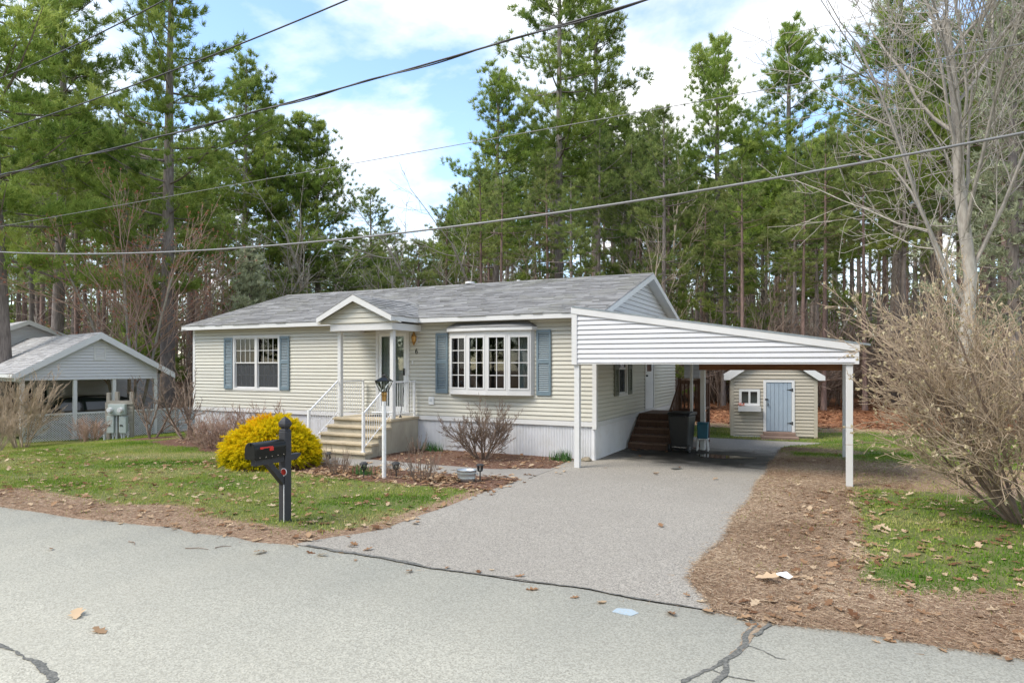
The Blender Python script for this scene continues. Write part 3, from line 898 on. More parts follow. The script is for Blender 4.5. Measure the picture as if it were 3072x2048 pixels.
for sgn in (1, -1):          # rake boards and soffits at both gable ends
    for xa, xb, xs0, xs1 in ((x1r, x1r + 0.022, HL + 0.002, x1r - 0.002), (x0r - 0.022, x0r, x0r + 0.002, -0.002)):
        yA, yB = (EV - 0.02, RY) if sgn == 1 else (HW - EV + 0.02, RY)
        sl_ = (RZ - EZ) / (RY - EV)
        def zz(y, off): return RZ + off - sl_ * abs(y - RY)
        poly = [(yA, zz(yA, -0.13)), (yB, zz(yB, -0.15)), (yB, zz(yB, 0.004)), (yA, zz(yA, 0.004))]
        MB().prism(poly if sgn == 1 else poly[::-1], 'x', xa, xb).build('rake_board', 'trim', house)
        p2 = [(yA, zz(yA, -0.095)), (yB, zz(yB, -0.095)), (yB, zz(yB, -0.08)), (yA, zz(yA, -0.08))]
        MB().prism(p2 if sgn == 1 else p2[::-1], 'x', xs0, xs1).build('soffit', 'trim', house)
sl_ = (RZ - EZ) / (RY - EV)
glo = lambda z: RY - (RZ - 0.10 - z) / sl_
ghi = lambda z: RY + (RZ - 0.10 - z) / sl_
gable(house, 'gable_wall', (HL, 0, 0), R(90), lambda z: max(0.0, glo(z)), lambda z: min(HW, ghi(z)), ZT, RZ - 0.12, 'white_vinyl', 0.125)
MB().prism([(0.0, ZT), (HW, ZT), (RY, RZ - 0.1)], 'x', 0.002, 0.06).build('gable_wall', 'white_vinyl', house)
vent = MB().lathe([(0.055, 4.6), (0.055, 4.93)], 9.0, 4.9, 10).build('vent_pipe', 'trim', house)
MB().lathe([(0.16, 4.8), (0.15, 4.86), (0.05, 4.88)], 7.6, 4.2, 12).build('roof_vent', 'trim', house)

# double window
wd = bars(MB(), DBL[0] - 0.05, DBL[1] + 0.05, DBL[2] - 0.05, DBL[3] + 0.05, -0.045, 0.03, 0.075)
cxm = (DBL[0] + DBL[1]) / 2
wd.box(cxm - 0.045, cxm + 0.045, -0.044, 0.03, DBL[2] + 0.02, DBL[3] - 0.02)
win = wd.build('window', 'trim', house)
for a, b in ((DBL[0] + 0.025, cxm - 0.045), (cxm + 0.045, DBL[1] - 0.025)):
    zm_ = (DBL[2] + DBL[3]) / 2
    sash(win, a, b, zm_ - 0.015, DBL[3] - 0.02, -0.018, 4, 2, 0.035)
    sash(win, a, b, DBL[2] + 0.02, zm_ + 0.015, 0.014, 4, 2, 0.035, screen=True)
curtain_mesh(DBL[0] + 0.0, DBL[0] + 0.42, 0.16, 1.5, 3.0, 6).build('curtain', 'curtain', win)
curtain_mesh(DBL[1] - 0.24, DBL[1] + 0.0, 0.16, 1.5, 3.0, 4).build('curtain', 'curtain', win)
curtain_mesh(cxm - 0.22, cxm - 0.02, 0.16, 1.5, 3.0, 3).build('curtain', 'curtain', win)
shutter(house, 1.37, 1.78 - 0.055, 1.46, 3.01)
shutter(house, 3.60 + 0.055, 4.02, 1.46, 3.02)

# bow window: seat, head, four casements, little hipped roof
bp = [(9.42, 0.0), (9.47, -0.13), (10.04, -0.25), (10.595, -0.29), (11.15, -0.25), (11.72, -0.13), (11.77, 0.0)]
bow = MB().prism(bp, 'z', 1.46, 1.56).build('bow_window', 'trim', house)
MB().prism(bp, 'z', 2.93, 3.02).build('head_rail', 'trim', bow)
for (ax, ay), (bx_, by) in zip(bp[:-1], bp[1:]):
    L_ = math.hypot(bx_ - ax, by - ay)
    rz = math.atan2(by - ay, bx_ - ax)
    mb = MB()
    if L_ < 0.3:
        mb.box(0, L_, 0.0, 0.04, 1.56, 2.93).build('side_panel', 'trim', bow, (ax, ay, 0), rz)
        continue
    bars(mb, 0.004, L_ - 0.004, 1.56, 2.93, 0.0, 0.06, 0.036)
    cs = mb.build('casement', 'trim', bow, (ax, ay, 0), rz)
    mb = bars(MB(), 0.042, L_ - 0.042, 1.598, 2.892, -0.012, 0.03, 0.036)
    for q in range(1, 4):
        zq = 1.634 + (2.856 - 1.634) * q / 4
        mb.box(0.078, L_ - 0.078, 0.006, 0.014, zq - 0.009, zq + 0.009)
    mb.box(L_ / 2 - 0.009, L_ / 2 + 0.009, 0.0055, 0.0145, 1.634, 2.856)
    mb.box(0.078, L_ - 0.078, 0.016, 0.020, 1.634, 2.856)
    mb2 = MB(); mb2.v, mb2.f = mb.v[-8:], [tuple(i - len(mb.v) + 8 for i in f) for f in mb.f[-6:]]
    mb.v, mb.f = mb.v[:-8], mb.f[:-6]
    mb.build('muntin_frame', 'trim', cs)
    mb2.build('pane', 'glass', cs)
hd = [(9.35, -0.03), (9.42, -0.19), (10.02, -0.315), (10.595, -0.355), (11.17, -0.315), (11.77, -0.19), (11.84, -0.03)]
MB().prism(hd, 'z', 3.022, 3.10).build('head_board', 'trim', bow)
rv = [(p[0] + (0.03 if i == 0 else 0), p[1] - 0.0, 3.108) for i, p in enumerate(hd)]
tp = [(9.60, -0.03, 3.255), (11.60, -0.03, 3.255)]
mb = MB()
vv = [(x, y - 0.01, 3.107) for x, y in hd] + [(x, y - 0.01, 3.12) for x, y in hd] + tp
n7 = 7
ff = [(i, i + 1, n7 + i + 1, n7 + i) for i in range(6)] + [(7, 8, 14), (8, 9, 14), (9, 10, 15, 14), (10, 11, 15), (11, 12, 15), (12, 13, 15)]
mb.add(vv, ff).build('bow_roof', 'shingle', bow)
curtain_mesh(9.52, 9.92, 0.12, 1.58, 2.93, 5, 0.02).build('curtain', 'lace', bow)
curtain_mesh(11.3, 11.68, 0.12, 1.58, 2.93, 5, 0.02).build('curtain', 'lace', bow)
MB().lathe([(0.02, 1.56), (0.07, 1.58), (0.09, 1.66), (0.05, 1.74), (0.06, 1.78)], 10.25, -0.12, 12).build('vase', 'red_brown', bow, smooth=True)
MB().lathe([(0.03, 2.55), (0.10, 2.58), (0.08, 2.68), (0.02, 2.72)], 11.0, 0.9, 12).build('hanging_lamp', 'beam_wood', bow, smooth=True)
shutter(house, 9.01, 9.37, 1.47, 3.0)
shutter(house, 11.83, 12.20, 1.47, 3.02)

# front door with glazed storm door
dr = MB()
bars(dr, DOOR[0], DOOR[1], DOOR[2], DOOR[3], -0.05, 0.08, 0.085, 0.05)
door = dr.build('door_frame', 'trim', house)
bars(MB(), DOOR[0] + 0.09, DOOR[1] - 0.09, DOOR[2] + 0.055, DOOR[3] - 0.09, -0.035, -0.005, 0.085, 0.14).build('storm_door', 'door_white', door)
MB().box(DOOR[0] + 0.17, DOOR[1] - 0.17, -0.022, -0.018, DOOR[2] + 0.19, DOOR[3] - 0.17).build('pane', 'glass', door)
ind = MB().box(DOOR[0] + 0.09, DOOR[1] - 0.09, 0.05, 0.078, DOOR[2] + 0.055, DOOR[3] - 0.09)
for a, b in ((1.1, 1.75), (1.95, 2.85)):
    for c in (DOOR[0] + 0.2, DOOR[0] + 0.57):
        ind.box(c, c + 0.3, 0.040, 0.049, a, b)
ind.build('door_panel', 'lace', door)
MB().box(DOOR[1] - 0.165, DOOR[1] - 0.135, -0.075, -0.036, 1.92, 2.10).build('handle', 'black_metal', door)

# porch roof and columns
yP = 13.1 - HY                      # gable front plane
zE, zR = 3.38, 3.92
psl = (zR - zE) / (PX1 - PXC)
yb = EV + (zR - EZ) / sl_ + 0.05    # where the ridge meets the main roof
prf = MB()
prf.prism([(PX0, zE), (PXC, zR), (PXC, zR - 0.06), (PX0, zE - 0.06)][::-1], 'y', yP, yb)
prf.prism([(PX1, zE), (PX1, zE - 0.06), (PXC + 0.001, zR - 0.06), (PXC + 0.001, zR)][::-1], 'y', yP, yb)
proof = prf.build('porch_roof', 'shingle', house)
psl_len = math.hypot(PX1 - PXC, zR - zE)
shingles(proof, 'shingle', (PX1 + 0.03, yP - 0.03, zE + 0.0), (0, 1, 0), (PXC - PX1, 0, zR - zE), yb - yP + 0.03, psl_len + 0.03, 21)
shingles(proof, 'shingle', (PX0 - 0.03, yP - 0.03, zE + 0.0), (0, 1, 0), (PXC - PX0, 0, zR - zE), yb - yP + 0.03, psl_len + 0.03, 22)
for s_, xa in ((1, PX0), (-1, PX1)):
    poly = [(xa - 0.02 * s_, zE - 0.13), (PXC, zR - 0.15), (PXC, zR + 0.004), (xa - 0.02 * s_, zE + 0.004)]
    MB().prism(poly if s_ == -1 else poly[::-1], 'y', yP - 0.022, yP).build('rake_board', 'trim', proof)
box('porch_fascia', 'trim', proof, PX1, PX1 + 0.02, yP, EV, zE - 0.12, zE + 0.0)
box('porch_fascia', 'trim', proof, PX0 - 0.02, PX0, yP, EV, zE - 0.12, zE + 0.0)
bx0, bx1, by0 = 6.62, 8.55, yP + 0.16
beam = MB().box(bx0, bx1, by0, by0 + 0.12, 3.05, 3.22)
beam.box(bx0, bx0 + 0.1, by0 + 0.12, -0.03, 3.05, 3.22); beam.box(bx1 - 0.1, bx1, by0 + 0.12, -0.03, 3.05, 3.22)
beam.build('porch_beam', 'trim', house)
box('porch_ceiling', 'trim', house, bx0 + 0.1, bx1 - 0.1, by0 + 0.12, -0.03, 3.16, 3.175)
gable(house, 'porch_gable', (0, by0 + 0.004, 0), 0, lambda z: PXC - (zR - 0.08 - z) / psl, lambda z: PXC + (zR - 0.08 - z) / psl, 3.222, zR - 0.10, 'cream', 0.125, 0.05)
for cx in (6.77, 8.41):
    MB().box(cx - 0.052, cx + 0.052, by0 + 0.0 + 0.16, by0 + 0.264, 0.865, 3.05).build('porch_column', 'trim', house, bevel=0.008)
# lantern, number, bell, outlet
la = MB().box(8.36, 8.44, -0.045, -0.026, 2.76, 2.92).build('wall_lantern', 'trim', house)
MB().lathe([(0.012, 2.70), (0.03, 2.74), (0.062, 2.80), (0.075, 2.92), (0.04, 2.98), (0.02, 3.04), (0.004, 3.07)], 8.40, -0.14, 8).build('lantern_body', 'brass', la)
MB().tube([(8.40, -0.045, 2.84), (8.40, -0.09, 2.77), (8.40, -0.14, 2.74)], 0.010, 6).build('arm', 'brass', la)
tx = bpy.data.curves.new('house_number', 'FONT')
tx.body = '6'; tx.size = 0.20; tx.extrude = 0.006; tx.align_x = 'CENTER'
tx.materials.append(M['black_metal'])
_t = link('tmp', tx)
bpy.context.view_layer.update()
tm = bpy.data.meshes.new_from_object(_t.evaluated_get(bpy.context.evaluated_depsgraph_get()))
bpy.data.objects.remove(_t)
tm.materials.clear(); tm.materials.append(M['black_metal'])
ht = link('house_number', tm, house, (8.41, -0.035, 2.48))
ht.rotation_euler = (R(90), 0, 0)
MB().box(8.26, 8.30, -0.045, -0.02, 2.22, 2.30).build('doorbell', 'trim', house, bevel=0.004)
ob = MB().box(8.79, 8.95, -0.06, -0.02, 1.17, 1.37).build('outlet_cover', 'door_white', house, bevel=0.008)
MB().box(8.83, 8.91, -0.066, -0.061, 1.25, 1.32).build('outlet', 'pvc', ob)

# side window and side door
sw_win = bars(MB(), SWIN[0] - 0.05, SWIN[1] + 0.05, SWIN[2] - 0.05, SWIN[3] + 0.05, -0.045, 0.03, 0.075).build('window', 'trim', house, (HL, 0, 0), R(90))
sash(sw_win, SWIN[0] + 0.025, SWIN[1] - 0.025, 2.08, SWIN[3] - 0.02, -0.018, 1, 1, 0.035)
sash(sw_win, SWIN[0] + 0.025, SWIN[1] - 0.025, SWIN[2] + 0.02, 2.11, 0.012, 1, 1, 0.035, screen=True)
for a, b in ((1.30, 1.64), (2.50, 2.84)):
    s_ = shutter(house, a, b, 1.42, 2.78, 'olive_shutter')
    s_.location = (HL, 0, 0); s_.rotation_euler = (0, 0, R(90))
sd = bars(MB(), SDOOR[0], SDOOR[1], SDOOR[2], SDOOR[3], -0.05, 0.06, 0.075, 0.04).build('side_door', 'trim', house, (HL, 0, 0), R(90))
MB().box(SDOOR[0] + 0.08, SDOOR[1] - 0.08, -0.03, 0.0, SDOOR[2] + 0.045, 2.0).box(SDOOR[0] + 0.08, SDOOR[0] + 0.26, -0.03, 0.0, 2.0, SDOOR[3] - 0.08).box(SDOOR[1] - 0.26, SDOOR[1] - 0.08, -0.03, 0.0, 2.0, SDOOR[3] - 0.08).box(SDOOR[0] + 0.26, SDOOR[1] - 0.26, -0.03, 0.0, 2.8, SDOOR[3] - 0.08).build('door_panel', 'door_white', sd)
MB().box(SDOOR[0] + 0.26, SDOOR[1] - 0.26, -0.02, -0.015, 2.0, 2.8).build('pane', 'car_glass', sd)
MB().tube([(SDOOR[0] + 0.15, -0.03, 1.88), (SDOOR[0] + 0.15, -0.09, 1.88)], 0.025, 8).build('handle', 'black_metal', sd)

# ------------------------------------------------------------------ concrete steps with white railings
st = thing('concrete_steps', 'tan concrete front steps with white metal railings leading to the porch door', 'steps', (-11.6, 13.3, 0))
SW = 1.85
rise, run = 0.172, 0.25
pl = MB()
pl.box(0.03, SW - 0.03, 0.03, 1.20, -0.08, 0.80)
for k in range(4):
    zt = 0.86 - rise * (k + 1)
    pl.box(0.03 + 0.002 * k, SW - 0.03 - 0.002 * k, -run * (k + 1) + 0.03, -run * k + 0.03, -0.08, zt - 0.058)
pl.build('riser_block', 'concrete', st, bevel=0.01)
MB().box(0, SW, -0.02, 1.205, 0.80, 0.862).build('landing_slab', 'tread', st, bevel=0.012)
for k in range(4):
    zt = 0.86 - rise * (k + 1)
    MB().box(0, SW, -run * (k + 1) - 0.02, -run * k + 0.028, zt - 0.058, zt).build('tread', 'tread', st, bevel=0.012)
box('door_mat', 'black_matte', st, 0.62, 1.32, 0.55, 1.0, 0.863, 0.875)
def rail(px, y0, z0, y1, z1, nb, along_x=False, bot=0.10, top=0.90):
    """rail from (y0,z0) to (y1,z1) floor heights at x = px"""
    P = lambda t, h: (px, y0 + (y1 - y0) * t, z0 + (z1 - z0) * t + h)
    mb = MB()
    mb.tube([P(0, top), P(1, top)], 0.021, 6); mb.tube([P(0, bot), P(1, bot)], 0.012, 6)
    mb.build('handrail', 'white_metal', st)
    for i in range(nb):
        t = (i + 0.5) / nb
        MB().tube([P(t, bot), P(t, top)], 0.0075, 5).build('baluster', 'white_metal', st)
for px in (0.10, SW - 0.10):
    rail(px, -4 * run + 0.07, 0.86 - 4 * rise, 0.10, 0.88, 12)
    MB().box(px - 0.025, px + 0.025, -4 * run + 0.02, -4 * run + 0.07, 0.86 - 4 * rise, 0.86 - 4 * rise + 0.93).box(px - 0.045, px + 0.045, -4 * run + 0.0, -4 * run + 0.09, 0.86 - 4 * rise, 0.86 - 4 * rise + 0.02).build('newel', 'white_metal', st)
    rail(px, 0.25, 0.862, 1.10, 0.862, 9)
    MB().box(px - 0.02, px + 0.02, 1.10, 1.14, 0.862, 1.79).build('newel', 'white_metal', st)
cane = thing('walking_cane', 'black walking cane leaning on the white porch railing', 'cane', (-9.93, 14.02, 0.862))
MB().tube([(0.0, -0.10, 0.03), (0.02, 0.06, 0.86)], 0.011, 6).build('shaft', 'black_matte', cane)
MB().tube([(-0.05, 0.06, 0.87), (0.01, 0.06, 0.89), (0.09, 0.06, 0.88)], 0.016, 6).build('handle', 'black_matte', cane)
MB().lathe([(0.045, 0.0), (0.03, 0.03), (0.012, 0.06)], 0.0, -0.10, 8).build('foot', 'black_matte', cane)

# ------------------------------------------------------------------ carport
CX, CY = -5.05, 13.35
cp = thing('carport', 'white sided lean-to carport with slanted roof over the driveway', 'carport', (CX, CY, 0))
CW = 5.40
zb, ztl, ztr = 2.22, 3.41, 2.56
tl = lambda x: ztl + (ztr - ztl) * x / CW
gable(cp, 'front_panel', (0, 0, 0), 0, lambda z: 0.08, lambda z: min(CW - 0.06, (z - ztl + 0.10) / (ztr - ztl) * CW), zb, ztl - 0.12, 'white_vinyl', 0.1, 0.12)
box('corner_trim', 'trim', cp, -0.03, 0.088, -0.045, 0.12, zb - 0.02, ztl - 0.10)
box('corner_trim', 'trim', cp, CW - 0.07, CW + 0.0, -0.040, 0.12, zb - 0.012, ztr - 0.10)
MB().prism([(-0.04, tl(-0.04) - 0.13), (CW + 0.01, tl(CW) - 0.13), (CW + 0.01, tl(CW)), (-0.04, tl(-0.04))], 'y', -0.055, 0.0).build('rake_fascia', 'trim', cp)
MB().prism([(-0.02, tl(0) + 0.0), (CW + 0.18, tl(CW + 0.18) + 0.0), (CW + 0.18, tl(CW + 0.18) + 0.035), (-0.02, tl(0) + 0.035)], 'y', -0.06, 4.5).build('roof', 'galv', cp)
box('bottom_trim', 'trim', cp, 0.09, CW - 0.07, -0.03, 0.12, zb - 0.012, zb + 0.001)
for i in range(12):
    y = 0.30 + i * 0.36
    MB().prism([(0.1, tl(0.1) - 0.18), (CW, tl(CW) - 0.18), (CW, tl(CW) - 0.02), (0.1, tl(0.1) - 0.02)], 'y', y, y + 0.04).build('rafter', 'beam_wood', cp)
box('side_beam', 'beam_wood', cp, CW - 0.20, CW - 0.11, 0.13, 4.4, 2.22, 2.37)
box('rear_beam', 'beam_wood', cp, 1.85, CW - 0.10, 4.20, 4.30, 2.06, 2.34)
# the posts as measured on the ground
for x0, y0, z1 in ((0.01, 0.0, zb - 0.012), (CW - 0.21, 0.0, zb - 0.012), (CW - 0.24, 4.13, 2.22), (1.88, 4.19, 2.06)):
    MB().box(x0, x0 + 0.115, y0 + 0.002, y0 + 0.117, -0.10, z1).build('post', 'trim', cp, bevel=0.005)
dp = MB().tube([(1.66, 4.20, 2.6), (1.66, 4.20, 0.55)], 0.045, 4).build('downspout', 'trim', cp)
box('ledger', 'beam_wood', cp, 0.12, 0.17, 1.25, 4.4, 3.02, 3.2)
# valance panel hung over the far end of the stair landing
vp = MB().box(1.05, 1.50, 6.3, 6.34, 1.80, 2.75).build('valance', 'white_vinyl', cp)
for q in range(5):
    p = link('siding_plank', plank_mesh('white_vinyl', 0.11), vp, (1.055, 6.299, 1.81 + 0.11 * q)); p.scale = (0.44, 1, 1)
MB().prism([(0.1, 2.86), (2.1, 2.6), (2.1, 2.66), (0.1, 2.92)], 'y', 4.5, 6.5).build('landing_roof', 'galv', cp)
MB().box(1.20, 1.28, 6.35, 6.43, 0.86, 2.7).build('post', 'trim', cp)

# ------------------------------------------------------------------ side stairs
ss = thing('side_stairs', 'dark brown wooden stairs and landing beside the house under the carport', 'stairs', (-4.93, 17.02, 0))
rs = 0.86 / 5
for k in range(4):
    box('riser', 'brown_wood', ss, 0.04, 1.02, 0.27 * k, 0.27 * k + 0.022, rs * k - (0.02 if k == 0 else 0), rs * (k + 1) - 0.036)
    MB().box(0.03, 1.03, 0.27 * k - 0.03, 0.27 * (k + 1) - 0.005, rs * (k + 1) - 0.036, rs * (k + 1)).build('tread', 'worn_tread', ss, bevel=0.006)
box('riser', 'brown_wood', ss, 0.04, 1.02, 1.08, 1.10, rs * 4, 0.82)
for k in range(10):
    box('deck_board', 'brown_wood', ss, 0.02, 1.62, 1.06 + 0.15 * k, 1.06 + 0.15 * k + 0.143, 0.824, 0.86)
for x in (0.0, 1.03):
    MB().prism([(0.0, -0.03), (0.02, -0.03), (1.10, 0.66), (1.10, 0.82), (0.0, 0.13)], 'x', x + 0.001, x + 0.038).build('stringer', 'brown_wood', ss)
box('deck_frame', 'brown_wood', ss, 0.03, 1.60, 1.12, 2.5, 0.68, 0.82)
for x, y, z1 in ((1.07, 0.02, 1.05), (1.07, 1.10, 1.82), (1.58, 1.10, 1.80), (1.58, 2.45, 1.80), (0.1, 2.45, 0.7), (1.58, 1.8, 0.7)):
    MB().box(x, x + 0.09, y, y + 0.09, -0.06, z1).build('post', 'brown_wood', ss)
MB().prism([(0.0, 0.98), (1.2, 1.74), (1.2, 1.80), (0.0, 1.04)], 'x', 1.085, 1.125).build('handrail', 'brown_wood', ss)
for y0, y1, x0, x1 in ((1.12, 1.16, 1.16, 1.66), (1.14, 2.5, 1.60, 1.65)):
    box('handrail', 'brown_wood', ss, x0, x1, y0, y1, 1.68, 1.78)
    box('bottom_rail', 'brown_wood', ss, x0, x1, y0, y1, 0.95, 1.02)
for i in range(4):
    box('baluster', 'brown_wood', ss, 1.22 + 0.1 * i, 1.255 + 0.1 * i, 1.125, 1.155, 1.02, 1.68)
for i in range(9):
    box('baluster', 'brown_wood', ss, 1.608, 1.642, 1.25 + 0.135 * i, 1.285 + 0.135 * i, 1.02, 1.68)
for i in range(5):
    yq = 0.18 + 0.19 * i
    box('baluster', 'brown_wood', ss, 1.09, 1.12, yq, yq + 0.032, 0.2 + yq * 0.633, 0.99 + yq * 0.633)

# wheeled bin
bn = thing('wheelie_bin', 'black plastic wheelie bin standing beside the brown stairs', 'bin', (-3.52, 17.0, 0.012), R(-8))
mb = MB()
lo, hi = 0.21, 0.27
vv = [(-lo, -lo, .06), (lo, -lo, .06), (lo, lo, .06), (-lo, lo, .06), (-hi, -hi, .92), (hi, -hi, .92), (hi, hi, .92), (-hi, hi, .92)]
mb.add(vv, [(3, 2, 1, 0), (4, 5, 6, 7), (0, 1, 5, 4), (1, 2, 6, 5), (2, 3, 7, 6), (3, 0, 4, 7)])
mb.build('bin_body', 'black_plastic', bn, bevel=0.03, seg=3)
MB().prism([(-0.30, 0.925), (0.30, 0.925), (0.29, 0.97), (0.1, 1.01), (-0.25, 0.985)], 'x', -0.29, 0.29).build('lid', 'black_plastic', bn, bevel=0.015)
MB().tube([(-0.2, -0.28, 0.90), (-0.2, -0.34, 0.92), (0.2, -0.34, 0.92), (0.2, -0.28, 0.90)], 0.016, 6).build('handle', 'black_plastic', bn)
for s_ in (-1, 1):
    w = MB().tube([(s_ * 0.21, -0.19, 0.10), (s_ * 0.27, -0.19, 0.10)], 0.10, 16).build('wheel', 'rubber', bn)
    MB().tube([(s_ * 0.215, -0.19, 0.10), (s_ * 0.275, -0.19, 0.10)], 0.055, 12).build('rim', 'chrome', w)
box('axle', 'chrome', bn, -0.21, 0.21, -0.225, -0.215, 0.12, 0.135)
# small table and teal tote
tb = thing('plastic_stool', 'small white plastic stool with a teal tote on top', 'stool', (-3.08, 17.42, 0.012), R(5))
MB().box(-0.15, 0.15, -0.15, 0.15, 0.28, 0.31).build('seat', 'trim', tb, bevel=0.01)
for a in (-0.12, 0.12):
    for b in (-0.12, 0.12):
        MB().tube([(a * 1.15, b * 1.15, 0.0), (a * 0.9, b * 0.9, 0.285)], 0.018, 6).build('leg', 'trim', tb)
to = thing('teal_tote', 'teal blue plastic tote sitting on a white stool', 'tote', (-3.08, 17.42, 0.322), R(5))
lo, hi = 0.12, 0.135
mb = MB()
vv = [(-lo, -lo, 0), (lo, -lo, 0), (lo, lo, 0), (-lo, lo, 0), (-hi, -hi, .38), (hi, -hi, .38), (hi, hi, .38), (-hi, hi, .38)]
mb.add(vv, [(3, 2, 1, 0), (4, 5, 6, 7), (0, 1, 5, 4), (1, 2, 6, 5), (2, 3, 7, 6), (3, 0, 4, 7)]).build('tub', 'teal', to, bevel=0.015)
MB().box(-0.145, 0.145, -0.145, 0.145, 0.382, 0.405).build('lid', 'teal', to, bevel=0.006)

# ------------------------------------------------------------------ shed
sh = thing('garden_shed', 'tan sided garden shed with blue grey plank door and flower box', 'shed', (-2.89, 21.15, 0), R(9))
SHW, SHH = 2.37, 1.88
SD = (0.915, 1.765, 0.20, 1.74)
SWN = (0.235, 0.79, 0.98, 1.44)
sfw = wall(sh, 'front_wall', (0, 0, 0), 0, SHW, 0.06, SHH, [SD, SWN], 'tan', e=0.10, seed=3)
wall(sh, 'side_wall', (SHW, 0, 0), R(90), 3.0, 0.06, SHH, [], 'tan', e=0.10, seed=4)
box('side_wall', 'tan', sh, 0.0, 0.08, 0.1, 3.0, 0.06, SHH)
box('rear_wall', 'tan', sh, 0.08, SHW - 0.1, 2.92, 3.0, 0.06, SHH)
for a, b in ((-0.03, 0.07), (SHW - 0.07, SHW + 0.03)):
    box('corner_trim', 'tan', sh, a, b, -0.035, 0.0, 0.04, SHH)
shz = 0.62
gs = lambda z: (z - SHH) / shz
gable(sh, 'gable_wall', (0, 0, 0), 0, lambda z: gs(z), lambda z: SHW - gs(z), SHH, SHH + SHW / 2 * shz - 0.03, 'tan', 0.10, 0.06)
apex = SHH + (SHW / 2 + 0.0) * shz + 0.06
sr = MB()
ov = 0.20
for s_ in (-1, 1):
    xe = SHW / 2 + s_ * (SHW / 2 + ov)
    ze = apex - (SHW / 2 + ov) * shz
    poly = [(xe, ze), (SHW / 2, apex), (SHW / 2, apex + 0.05), (xe, ze + 0.05)]
    sr.prism(poly if s_ == -1 else poly[::-1], 'y', -0.12, 3.12)
srf = sr.build('roof', 'shingle2', sh)
for s_ in (-1, 1):
    xe = SHW / 2 + s_ * (SHW / 2 + ov + 0.02)
    ze = apex - (SHW / 2 + ov + 0.02) * shz
    poly = [(xe, ze - 0.07), (xe - s_ * 0.17, ze - 0.07), (SHW / 2, apex - 0.09), (SHW / 2, apex + 0.055), (xe, ze + 0.055)]
    MB().prism(poly if s_ == 1 else poly[::-1], 'y', -0.145, -0.121).build('rake_board', 'trim', sh)
    MB().box(min(xe, xe - s_ * 0.17), max(xe, xe - s_ * 0.17), -0.12, -0.03, ze - 0.07, ze - 0.055).build('eave_return', 'trim', sh)
df = MB()
df.box(SD[0] - 0.01, SD[0] + 0.07, -0.05, -0.0, SD[2], SD[3]); df.box(SD[1] - 0.07, SD[1] + 0.01, -0.05, -0.0, SD[2], SD[3])
df.box(SD[0] + 0.07, SD[1] - 0.07, -0.048, 0.0, SD[3] - 0.07, SD[3])
sdo = df.build('door', 'trim', sh)
nbd = 6
for i in range(nbd):
    a = SD[0] + 0.072 + (SD[1] - SD[0] - 0.144) * i / nbd
    b = SD[0] + 0.072 + (SD[1] - SD[0] - 0.144) * (i + 1) / nbd
    MB().box(a + 0.004, b - 0.004, -0.032, -0.012, SD[2] + 0.02, SD[3] - 0.075).build('plank', 'shed_door', sdo)
box('door_backing', 'shed_door', sdo, SD[0] + 0.07, SD[1] - 0.07, -0.012, 0.0, SD[2] + 0.01, SD[3] - 0.07)
for z in (0.46, 1.45):
    MB().prism([(SD[1] - 0.21, z), (SD[1] - 0.075, z - 0.03), (SD[1] - 0.075, z + 0.03)], 'y', -0.04, -0.0325).box(SD[1] - 0.07, SD[1] - 0.035, -0.058, -0.051, z - 0.05, z + 0.05).build('hinge', 'black_matte', sdo)
MB().box(SD[0] + 0.04, SD[0] + 0.13, -0.062, -0.052, 1.14, 1.18).tube([(SD[0] + 0.12, -0.05, 1.06), (SD[0] + 0.12, -0.08, 1.02), (SD[0] + 0.12, -0.05, 0.96)], 0.012, 6).build('latch', 'black_matte', sdo)
swn = bars(MB(), SWN[0] - 0.02, SWN[1] + 0.02, SWN[2] - 0.02, SWN[3] + 0.02, -0.05, 0.02, 0.075)
swn.box(0.485, 0.54, -0.049, 0.02, SWN[2] + 0.05, SWN[3] - 0.05)
swo = swn.build('window', 'trim', sh)
box('pane', 'car_glass', swo, SWN[0] + 0.05, SWN[1] - 0.05, 0.0, 0.006, SWN[2] + 0.05, SWN[3] - 0.05)
fb = MB().prism([(-0.19, 0.795), (-0.05, 0.795), (-0.05, 0.95), (-0.20, 0.95)][::-1], 'x', 0.19, 0.83).build('flower_box', 'trim', sh)
rg = random.Random(4)
flv, flf = [], []
for k in range(26):
    c = Vector((0.20 + rg.uniform(0, 0.16), -0.12 + rg.uniform(-0.05, 0.05), 0.955 + rg.uniform(0, 0.07)))
    for q in range(3):
        a = rg.uniform(0, 6.28)
        b = len(flv)
        flv += [tuple(c), tuple(c + Vector((0.03 * math.cos(a), 0.03 * math.sin(a), 0.02))), tuple(c + Vector((0.03 * math.cos(a + 1.3), 0.03 * math.sin(a + 1.3), 0.03)))]
        flf.append((b, b + 1, b + 2))
MB().add(flv, flf).build('flowers', 'pink', fb)
MB().box(0.82, 1.84, -0.62, -0.06, -0.06, 0.10).build('step', 'red_brown', sh, bevel=0.01)
MB().box(0.90, 1.78, -0.30, -0.052, 0.102, 0.205).build('step', 'red_brown', sh, bevel=0.01)
lt = MB()
for i in range(14):
    x = 0.08 + i * 0.06
    lt.box(x, x + 0.02, -0.034, -0.03, -0.05, 0.045)
lt.box(0.06, 0.9, -0.036, -0.0345, 0.035, 0.06)
tag(lt.build('lattice', 'trim', sh), kind='stuff')
box('sill_beam', 'grey_wood', sh, 0.05, SHW - 0.05, 0.0, 3.0, -0.1, 0.058)

